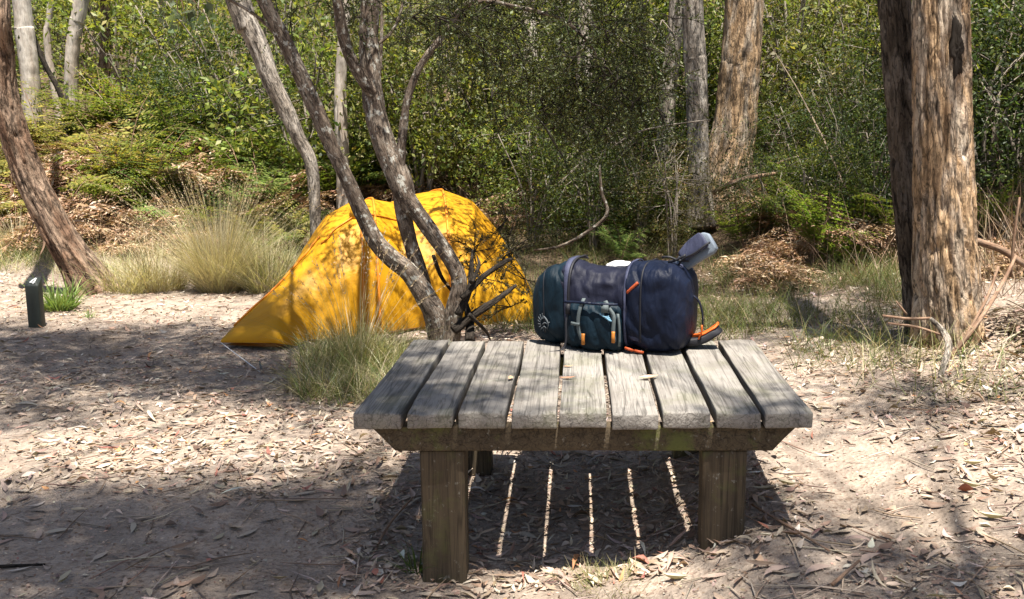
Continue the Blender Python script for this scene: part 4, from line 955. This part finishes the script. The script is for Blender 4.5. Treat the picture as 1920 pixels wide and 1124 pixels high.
def put_fern(kind, x, y, sc, label, group, z=None):
    l_ = (x, y, (h1(x, y) if z is None else z) - .03); rz = rng.uniform(0, 6.28)
    if kind not in FR:
        mb, me = FK[kind]; r = thing('bracken_fern', label, 'fern', l_, rz, group); r.scale = (sc,) * 3
        mb.build('stalk', M['stick'], r, bark=True); link('frond', me, r); FR[kind] = r; return r
    r = copy_tree(FR[kind], l_, (rng.normal() * .2 + .15, rng.normal() * .2, rz), (sc, sc, sc * 1.15), label); r['group'] = group; return r
FLB = {'g': 'green bracken fern', 'y': 'yellowing bracken fern', 'b': 'dead brown bracken fern'}
def fern_patch(x0, x1, y0, y1, n, kinds, where_, sc=(.7, 1.1)):
    for k in range(n):
        g_ = G(rng.uniform(x0, x1), rng.uniform(y0, y1)); kd = kinds[rng.integers(len(kinds))]
        put_fern(kd, g_.x, g_.y, rng.uniform(*sc), FLB[kd[0]] + ' ' + where_, FLB[kd[0]] + 's ' + where_)
fern_patch(-60, 330, 330, 470, 40, ['b0', 'b1', 'b0', 'b1', 'y0'], 'on the bank behind the leaning gum', (.9, 1.5))
fern_patch(230, 560, 290, 440, 34, ['g0', 'g1', 'y0', 'g0', 'b0'], 'on the bank left of the tent', (.9, 1.4))
fern_patch(80, 460, 265, 330, 28, ['g0', 'g1', 'b0', 'y0', 'g0'], 'at the top of the left bank', (1.0, 1.6))
fern_patch(180, 420, 400, 480, 12, ['b1', 'b0', 'b1'], 'behind the big grass tussock', (.5, .8))
fern_patch(330, 480, 285, 330, 9, ['b0', 'y0', 'b1'], 'below the dark shrub on the left bank', (.9, 1.2))
fern_patch(420, 580, 400, 480, 9, ['g1', 'g0', 'y0'], 'beside the left end of the tent', (.5, .8))
fern_patch(540, 780, 310, 400, 22, ['g0', 'g1', 'g0', 'b1'], 'behind the tent', (.9, 1.3))
fern_patch(1090, 1290, 400, 500, 10, ['g0', 'g1'], 'behind the backpack', (.5, .8))
fern_patch(1240, 1330, 330, 420, 5, ['y0', 'g0'], 'at the foot of the slender grey gum', (.6, .8))
fern_patch(1380, 1520, 480, 560, 9, ['b1', 'b0'], 'right of the backpack', (.45, .7))
fern_patch(1400, 1700, 380, 510, 26, ['g0', 'g1', 'b0', 'b1'], 'in the shade between the gums', (.7, 1.1))
fern_patch(860, 1290, 330, 450, 40, ['b0', 'g0', 'b1', 'b0', 'b1'], 'in the thicket behind the tent', (.8, 1.2))
fern_patch(1820, 1930, 420, 520, 6, ['g0', 'b1'], 'behind the twin gum', (.5, .9))
q = P(1455, 470, 9.6); put_fern('g0', q.x, q.y, .95, 'bright sunlit bracken fern with arching fronds right of the tan gum', 'sunlit ferns')

# grasses -----------------------------------------------------------
def blades(base_, L, az, lean, wd, C, seg=5, droop=.5, twist=None):
    n = len(base_); t = np.linspace(0, 1, seg + 1)[None]; L = L[:, None]; le = lean[:, None]
    hor = L * (le * t + droop * le * t ** 2.2); ver = L * (t * np.sqrt(np.clip(1 - (le * .7) ** 2, .1, 1)) - droop * le * .55 * t ** 2.4)
    ca, sa = np.cos(az)[:, None], np.sin(az)[:, None]
    p = np.stack([base_[:, 0:1] + hor * ca, base_[:, 1:2] + hor * sa, base_[:, 2:3] + ver], -1)
    ta = az + PI / 2 + (rng.normal(size=n) * .8 if twist is None else twist); s = np.stack([np.cos(ta), np.sin(ta), 0 * ta], -1)[:, None]
    w_ = wd[:, None, None] * (1 - t[..., None] ** 2 * .9) / 2
    V = np.stack([p - s * w_, p + s * w_], 2).reshape(n, -1, 3)
    k = np.arange(seg) * 2; Fq = np.stack([k, k + 1, k + 3, k + 2], -1)
    F = (np.arange(n) * (seg + 1) * 2)[:, None, None] + Fq[None]
    return V.reshape(-1, 3), F.reshape(-1, 4), np.repeat(C, (seg + 1) * 2, 0)
GS = [(.40, .355, .21), (.46, .405, .265), (.34, .31, .17), (.52, .46, .32)]
GG = [(.10, .15, .03), (.13, .18, .04), (.08, .12, .03)]
GM = [(.20, .20, .075), (.26, .24, .11), (.33, .29, .16), (.14, .155, .055)]
def tussock(name, label, g_, n, L, spread, lean, palette, wd=(.0025, .005), heads=0, hl=None):
    T_ = thing(name, label, 'grass', (g_[0], g_[1], g_[2] - .01))
    az = rng.uniform(0, 2 * PI, n); r = spread * np.sqrt(rng.random(n)); b_ = np.stack([r * np.cos(az), r * np.sin(az), 0 * r - .01], -1)
    le = np.clip(lean[0] + (lean[1] - lean[0]) * rng.random(n) ** 1.2, 0, 1.2)
    V, F, C = blades(b_, L * rng.uniform(.25, 1.15, n) * (1 + .25 * np.sin(az * 3 + n)), az + rng.normal(size=n) * .9, le, rng.uniform(*wd, n), pal(palette, n, .15))
    link('blades', mesh_np('blades', V, F, M['grass'], C), T_)
    if heads:
        az = rng.uniform(0, 2 * PI, heads); b_ = np.stack([spread * .5 * np.cos(az), spread * .5 * np.sin(az), 0 * az], -1); ll = (hl or L) * rng.uniform(.8, 1.15, heads)
        V, F, C = blades(b_, ll, az, rng.uniform(.05, .6, heads), np.full(heads, .0028), pal([(.50, .42, .27)], heads, .1), 6)
        tip = V.reshape(heads, -1, 3)[:, -1]; prev = V.reshape(heads, -1, 3)[:, -5]
        k = 14; f = rng.random((heads, k, 1)); pp = (tip[:, None] + (prev - tip)[:, None] * f * .8).reshape(-1, 3); dd = np.repeat(tip - prev, k, 0); dd /= np.linalg.norm(dd, axis=1)[:, None]
        V2, F2 = leaves(pp, dd + rng.normal(size=dd.shape) * .3, rdir(len(pp)), np.full(len(pp), .020), np.full(len(pp), .005))
        link('seed_heads', mesh_np('seed_heads', np.concatenate([V, V2]), np.concatenate([F, F2 + len(V)]), M['grass'], np.concatenate([C, np.repeat(pal([(.5, .4, .25), (.55, .42, .3)], len(pp), .1), 4, 0)])), T_)
    return T_
tussock('grass_tussock', 'tall pale tussock of dry grass left of the tent', G(412, 546), 4200, .72, .17, (.02, .75), GS, (.0018, .004), 200, 1.08)
tussock('grass_tussock', 'pale green tussock beside the big dry tussock, towards the tent', G(505, 548), 1000, .58, .16, (.1, .9), GS + GM, (.003, .006))
tussock('grass_tussock', 'low straw tussock left of the big dry tussock', G(300, 545), 1000, .5, .2, (.1, .9), GS, (.003, .006))
tussock('grass_tussock', 'low straw tussock behind the leaning gum foot', G(235, 548), 600, .40, .2, (.1, .9), GS, (.003, .006))
tussock('grass_tussock', 'pale dry tussock at the far left by the path', G(30, 478), 700, .45, .14, (.1, .9), GS, (.003, .006))
tussock('grass_tussock', 'feathery grass tussock with seed heads in front of the tent', G(668, 696), 520, .52, .08, (.02, 1.15), GM, (.0016, .003), 60, .80)
tussock('grass_tussock', 'low sprawling grass tussock at the left of the table', G(610, 735), 700, .24, .17, (.3, 1.15), GM, (.0016, .003))
tussock('grass_tussock', 'shaded grass tuft at the foot of the tea-tree', G(745, 690), 500, .32, .16, (.1, 1.1), GM, (.0016, .003))
tussock('grass_tuft', 'bright green grass tuft behind the marker post', G(112, 582), 420, .26, .10, (.1, .9), [(.13, .20, .05), (.18, .24, .07)], (.006, .011))
tussock('grass_tuft', 'tiny bright green tuft on the litter right of the marker post', G(168, 596), 60, .10, .03, (.1, .9), [(.12, .22, .04)], (.004, .007))
tussock('grass_tuft', 'small bright green tuft left of the table corner', G(660, 732), 90, .12, .04, (.1, .9), [(.12, .24, .04)], (.004, .007))
tussock('grass_tuft', 'green grass tuft against the front left table leg', G(782, 1075), 60, .16, .02, (.1, .8), GG, (.003, .006))
tussock('grass_tuft', 'low green and straw grass patch in front of the table', G(1150, 1095), 420, .08, .12, (.3, 1.1), GM, (.0015, .003))
tussock('grass_tuft', 'short grass patch left of the one in front of the table', G(1095, 1085), 200, .06, .08, (.3, 1.1), GM, (.0015, .003))

def field(name, label, cat, regions, palette, L, wd, lean=(.2, 1.1), mat='grass', droop=.5):
    B_ = []
    for (x0, x1, y0, y1, n) in regions:
        a, b, c, d = G(x0, y0), G(x1, y0), G(x0, y1), G(x1, y1)
        u, v = rng.random(n)[:, None], rng.random(n)[:, None]; A = lambda q_: np.array(q_)
        p = (A(a) * (1 - u) + A(b) * u) * (1 - v) + (A(c) * (1 - u) + A(d) * u) * v
        k = fbm(p * np.array([2.2, 2.2, 0]), 77, 2) + rng.normal(size=n) * .3 > -.15; p = p[k]; p[:, 2] = hgt(p[:, 0], p[:, 1]) - .005; B_.append(p)
    p = np.concatenate(B_); n = len(p)
    V, F, C = blades(p, rng.uniform(*L, n), rng.uniform(0, 2 * PI, n), rng.uniform(*lean, n), rng.uniform(*wd, n), pal(palette, n, .2), 4, droop)
    return tag(link(name, mesh_np(name, V, F, M[mat], C)), label, cat, kind='stuff')
field('grass', 'mixed green and straw grass along the edge of the clearing', 'grass', [(180, 560, 480, 545, 9000), (-40, 160, 450, 520, 2500), (420, 620, 430, 520, 3000), (560, 760, 650, 760, 3500), (560, 800, 560, 620, 1500), (1600, 1920, 660, 760, 500)], GM + GG + GS, (.08, .30), (.002, .005))
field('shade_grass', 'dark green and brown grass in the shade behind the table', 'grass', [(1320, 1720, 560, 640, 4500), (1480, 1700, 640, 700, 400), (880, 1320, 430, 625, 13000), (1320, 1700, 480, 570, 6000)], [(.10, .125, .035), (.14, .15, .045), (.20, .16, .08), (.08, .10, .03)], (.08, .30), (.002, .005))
field('dry_undergrowth', 'dry brown stalks and dead stems under the thicket', 'undergrowth', [(860, 1290, 300, 430, 6500), (560, 860, 290, 360, 1500), (40, 420, 290, 480, 1600), (1400, 1700, 380, 540, 600), (1820, 1960, 400, 560, 900)], [(.20, .14, .085), (.30, .22, .14), (.12, .08, .05), (.38, .30, .20)], (.25, .85), (.003, .007), (.0, .85), 'dry', .5)
field('dry_stems', 'thin dead upright stems standing among the thicket shrubs', 'stems', [(860, 1290, 290, 400, 190), (560, 860, 280, 340, 70), (200, 420, 270, 330, 30), (1400, 1700, 330, 470, 40), (1820, 1960, 380, 500, 30)], [(.30, .25, .19), (.20, .16, .12), (.42, .36, .28)], (.7, 2.2), (.008, .020), (.0, .6), 'dry', .25)

# ------------------------------------------------------------------ leaf litter and fallen wood
def litter(p, L, W, az, tilt, curl, sick, C, ns=5):
    """curved gum leaves lying on the ground: 3 x ns vertices each"""
    n = len(p); s = np.linspace(0, 1, ns)[None]; wprof = np.array([.06, .75, 1.0, .62, .03])[None] if ns == 5 else np.sin(s * PI)
    x = (s - .5) * L[:, None]; y0 = sick[:, None] * L[:, None] * (4 * (s - .5) ** 2) ; z0 = curl[:, None] * L[:, None] * (4 * (s - .5) ** 2)
    V = np.zeros((n, ns, 3, 3))
    for k, sg in enumerate((-1, 0, 1)):
        V[:, :, k, 0] = x; V[:, :, k, 1] = y0 + sg * W[:, None] * wprof / 2; V[:, :, k, 2] = z0 + (np.abs(sg) * W[:, None] * wprof * (tilt[:, 2:3] * .6))
    V = V.reshape(n, -1, 3)
    V[..., 2] += V[..., 0] * tilt[:, 0:1] + V[..., 1] * tilt[:, 1:2]
    c, s_ = np.cos(az)[:, None], np.sin(az)[:, None]
    V = np.stack([V[..., 0] * c - V[..., 1] * s_, V[..., 0] * s_ + V[..., 1] * c, V[..., 2]], -1)
    V[..., 2] -= V[..., 2].min(1, keepdims=True); V = V + p[:, None]
    q = np.array([[j * 3 + k, j * 3 + k + 1, j * 3 + k + 4, j * 3 + k + 3] for j in range(ns - 1) for k in range(2)])
    F = (np.arange(n) * ns * 3)[:, None, None] + q[None]
    return V.reshape(-1, 3), F.reshape(-1, 4), np.repeat(C, ns * 3, 0)
LC = [(.40, .315, .245), (.35, .265, .20), (.28, .195, .14), (.46, .38, .30), (.21, .14, .10), (.37, .255, .20), (.15, .10, .075), (.42, .22, .10), (.30, .12, .09), (.50, .45, .39)]
LW = np.array([.22, .18, .14, .14, .09, .08, .07, .02, .015, .045]); LW /= LW.sum()
def dens(x, y):
    p = np.stack([x, y, 0 * x], -1); k = fbm(p * 1.1, 91, 2)
    left = sstep(3.75, 4.3, y + .35 * k) * (1 - sstep(5.2, 6.2, y + .5 * k)) * (x < .2)
    d = .02 + .7 * left
    d = np.where(x > .75, .42 + .4 * k, d)
    d = np.where((np.abs(x) < .8) & (y > 2.95) & (y < 4.4), .75, d)
    d = np.where(y > 5.6, .5 + .3 * k, d)
    return np.clip(d + np.where(d < .1, .05, .2) * k, .02, 1)
N0 = 50000
yy = 2.45 + (9.4 - 2.45) * rng.random(N0) ** 1.25; xx = rng.uniform(-.66, .66, N0) * (yy + .6)
ok = rng.random(N0) < dens(xx, yy); xx, yy = xx[ok], yy[ok]
def mk(xx, yy, big=1.0):
    n = len(xx); p = np.stack([xx, yy, hgt(xx, yy) + .001 + rng.random(n) * .006], -1)
    return litter(p, np.clip(np.exp(rng.normal(size=n) * .5 - 3.25), .012, .10) * big, np.clip(np.exp(rng.normal(size=n) * .4 - 4.5), .004, .022) * big, rng.uniform(0, 2 * PI, n), rng.normal(size=(n, 3)) * np.array([.18, .35, .6]), rng.normal(size=n) * .12 + .03, rng.normal(size=n) * .07, pal(LC, n, .15, LW))
V, F, C = mk(xx, yy)
n2 = 26000; y2 = 2.45 + 5.5 * rng.random(n2) ** 1.3; x2 = rng.uniform(-.64, .52, n2) * (y2 + .6)          # crumbs and broken bits
d2 = rdir(n2); d2[:, 2] *= .3; V2, F2 = leaves(np.stack([x2, y2, hgt(x2, y2) + .002], -1), d2, rdir(n2, 1.5), rng.uniform(.006, .022, n2), rng.uniform(.003, .010, n2), .2)
F = np.concatenate([F, F2 + len(V)]); V = np.concatenate([V, V2]); C = np.concatenate([C, np.repeat(pal(LC[:7], n2, .2), 4, 0)])
lit = link('leaf_litter', mesh_np('leaf_litter', V, F, M['litter'], C), ground); lit['kind'] = 'stuff'
# the 300 leaves that show largest lie singly in the foreground
n1 = 300; vr = []
for k in range(24):
    V, F, C = litter(np.zeros((1, 3)), np.array([rng.uniform(.05, .10)]), np.array([rng.uniform(.016, .028)]), np.zeros(1), rng.normal(size=(1, 3)) * np.array([.10, .2, .4]), np.array([rng.normal() * .06 + .05]), rng.normal(size=1) * .09, pal(LC, 1, .15, LW))
    vr.append(mesh_np('fallen_leaf', V, F, M['litter'], C, smooth=True))
for k in range(n1):
    y = 2.62 + 1.7 * rng.random() ** 1.3; x = rng.uniform(-.60, .46) * (y + .5)
    o = link('fallen_leaf', vr[k % 24], ground, (x, y, h1(x, y) + .006), (0, 0, rng.uniform(0, 6.28)))
# short twigs among the litter
mb = MB()
for k in range(900):
    y = 2.5 + 6.5 * rng.random() ** 1.2; x = rng.uniform(-.62, .5) * (y + .6); a = rng.uniform(0, PI); l = rng.uniform(.05, .28); d = np.array([math.cos(a), math.sin(a)])
    p = [np.array([x, y]) + d * l * (t_ - .5) + rng.normal(size=2) * l * .03 for t_ in (0, .5, 1)]
    mb.tube([(q[0], q[1], h1(q[0], q[1]) + .006 + rng.random() * .008) for q in p], [.0022, .0028, .0012], 4, C=pal([(.30, .2, .14), (.18, .12, .09), (.4, .32, .25)], 1)[0], caps=False)
t_ = mb.build('twig_litter', M['litter'], ground, color=True); t_['kind'] = 'stuff'
def table_leaf(px_, py_, L, W, c, az, label):
    q = P(px_, py_, 3.5); d = ray(px_, py_); k = (CAMH - TT) / -d.z; q = Vector((0, 0, CAMH)) + d * k
    V, F, C = litter(np.zeros((1, 3)), np.array([L]), np.array([W]), np.array([az]), np.array([[.05, .1, .5]]), np.array([.08]), np.array([.1]), np.array([c]))
    tag(link('dry_leaf', mesh_np('dry_leaf', V, F, M['litter'], C, smooth=True), None, (q.x, q.y, TT + .004)), label, 'leaf', 'leaves on the table')
table_leaf(1218, 712, .075, .03, (.5, .36, .26), .3, 'curled tan leaf on the table planks in front of the backpack')
table_leaf(1064, 712, .06, .014, (.40, .2, .12), .1, 'slim reddish leaf on the table in front of the lid end')
table_leaf(1066, 690, .04, .012, (.42, .24, .14), .2, 'tiny orange leaf on the table nearest the backpack lid')
table_leaf(958, 712, .045, .02, (.5, .34, .22), 1.5, 'small tan leaf caught in the gap of the third and fourth planks')

def stick(pts, rad, label, mat='stick', name='fallen_branch', cat='branch', k=9, rough=.06, group=None):
    b = pts[0]; o = thing(name, label, cat, (b[0], b[1], b[2]), 0, group); m_ = MB(); trunk(m_, loc(pts, b), rad, k, .04, rough, .05, int(abs(b[0]) * 100), .08, 0); m_.build('limb', M[mat], o, bark=True); return o
stick([P(1338, 362, 9.9), P(1372, 344, 9.8), P(1412, 333, 9.8), P(1458, 325, 9.8)], [.028, .026, .024, .018], 'reddish bare branch sticking out right of the tan gum')
stick([P(1500, 330, 9.5), P(1560, 350, 9.5), P(1620, 400, 9.4), P(1680, 470, 9.3)], [.014, .016, .016, .012], 'long thin dead branch drooping towards the twin gum', 'bark_grey')
stick([P(1508, 320, 9.3), P(1507, 380, 9.3), P(1503, 440, 9.25), P(1500, 500, 9.2)], [.012, .014, .014, .016], 'thin upright stem beside the sunlit fern', 'bark_grey', 'sapling', 'sapling')
stick([P(1575, 480, 9.0), P(1590, 445, 9.0), P(1600, 420, 9.0)], [.02, .018, .012], 'short broken stick standing in the shade left of the twin gum', 'stick')
stick([P(1000, 470, 8.4), P(1050, 462, 8.4), P(1100, 436, 8.4), P(1138, 402, 8.4), P(1128, 360, 8.4), P(1124, 310, 8.4)], [.007, .012, .015, .016, .013, .008], 'crooked mossy branch arching up behind the backpack lid', 'bark_tea')
stick([P(1150, 275, 9.2), P(1190, 250, 9.2), P(1250, 236, 9.2), P(1330, 225, 9.2)], [.005, .007, .007, .006], 'thin pale twig reaching across to the slender grey gum', 'bark_grey')
stick([G(690, 1060) + Vector((0, 0, .0)), G(730, 1000) + Vector((0, 0, .02)), G(775, 950) + Vector((0, 0, .03))], [.004, .005, .003], 'thin straw stick on the shaded soil left of the table leg')
stick([G(1410, 960) + Vector((0, 0, .012)), G(1480, 1000) + Vector((0, 0, .016)), G(1555, 1045) + Vector((0, 0, .012))], [.004, .005, .003], 'thin dark stick on the soil right of the table')
stick([G(1560, 1110) + Vector((0, 0, .02)), G(1610, 1075) + Vector((0, 0, .03))], [.006, .004], 'short stick at the bottom right of the clearing')
stick([G(0, 1072) + Vector((0, 0, .01)), G(85, 1068) + Vector((0, 0, .014))], [.006, .004], 'dark twig at the bottom left corner', 'bark_dark')
# bark and broken limbs around the foot of the twin gum
yb = twin_b[1] - .35
stick([P(1757, 735, yb - .35), P(1768, 690, yb - .25), P(1780, 650, yb - .1), P(1768, 622, yb), P(1745, 598, yb)], [.010, .015, .018, .016, .010], 'grey crooked root-like branch standing against the twin gum foot', 'bark_grey', k=14)
stick([P(1655, 592, yb), P(1700, 598, yb), P(1745, 597, yb + .05)], [.006, .008, .007], 'upper reddish broken stick left of the twin gum foot')
stick([P(1665, 606, yb), P(1720, 614, yb), P(1770, 630, yb)], [.005, .007, .006], 'lower reddish broken stick left of the twin gum foot')
stick([P(1700, 590, yb), P(1680, 565, yb)], [.006, .004], 'short twig poking up left of the twin gum foot')
stick([P(1765, 690, yb), P(1830, 610, yb), P(1880, 530, yb + .2), P(1905, 480, yb + .3)], [.012, .012, .010, .008], 'long leaning dry pole right of the twin gum foot')
stick([P(1800, 650, yb + .05), P(1850, 560, yb + .2), P(1872, 500, yb + .3)], [.008, .008, .006], 'thin leaning dry pole beside the long pole')
stick([P(1830, 452, yb + .6), P(1880, 470, yb + .6), P(1925, 500, yb + .6)], [.02, .02, .018], 'pale fallen limb behind the twin gum at right')
stick([P(1895, 520, yb + .5), P(1902, 440, yb + .5), P(1912, 370, yb + .5)], [.008, .008, .006], 'thin dead upright stem at the right edge')
# heap of shed bark strips right of the trunk
mb = MB(); q = random.Random(12)
for k in range(420):
    x = twin_b[0] + q.uniform(.2, 1.15); y = q.uniform(yb - .5, yb + .9); z = h1(x, y) + q.uniform(0, .26) * max(0, 1 - abs(x - twin_b[0] - .65) / .55) * max(0, 1 - abs(y - yb - .2) / .8); a = q.uniform(0, PI); l = q.uniform(.06, .3); d = np.array([math.cos(a), math.sin(a), q.uniform(-.5, .5)])
    c_ = np.array([x, y, z + .01]); ribbon(mb, [c_ - d * l / 2, c_ + np.array([0, 0, q.uniform(-.01, .03)]), c_ + d * l / 2], np.cross(d, [0.2, .1, 1.]), q.uniform(.008, .028), .002, 4)
    mb.C[-1] = np.broadcast_to(pal(LC[:6], 1)[0], mb.C[-1].shape)
tag(mb.build('bark_heap', M['dry'], None, color=True), 'heap of shed bark strips right of the twin gum', 'bark', kind='stuff')
# low hanging gum leaves at the top left
o = thing('gum_branchlet', 'hanging branchlet of broad blue-green gum leaves at the top left', 'branch', P(330, -20, 6.5)); b = P(330, -20, 6.5); mb = MB(); pts_ = []
for (x, y) in ((325, 22), (345, 15), (320, 8), (350, 40), (370, 10), (300, 10), (335, 55), (395, 40), (400, 12)):
    e = P(x, y, 6.5 + rng.normal() * .12); mb.tube(spline([b - b, ((e - b) * .5) + Vector((0, 0, .03)), e - b], 6), np.linspace(.004, .0015, 6), 5); pts_.append(np.array(e - b))
mb.build('twig', M['stick'], o, bark=True)
p_ = np.repeat(np.array(pts_), 5, 0) + rng.normal(size=(45, 3)) * .035
V, F = leaves(p_, rdir(45, -.9), rdir(45) + np.array([0, -.8, .3]), rng.uniform(.05, .085, 45), rng.uniform(.03, .05, 45), .1); link('leaves', mesh_np('leaves', V, F, M['leaf'], np.repeat(pal([(.14, .20, .10), (.19, .25, .15), (.10, .16, .06)], 45), 4, 0)), o)
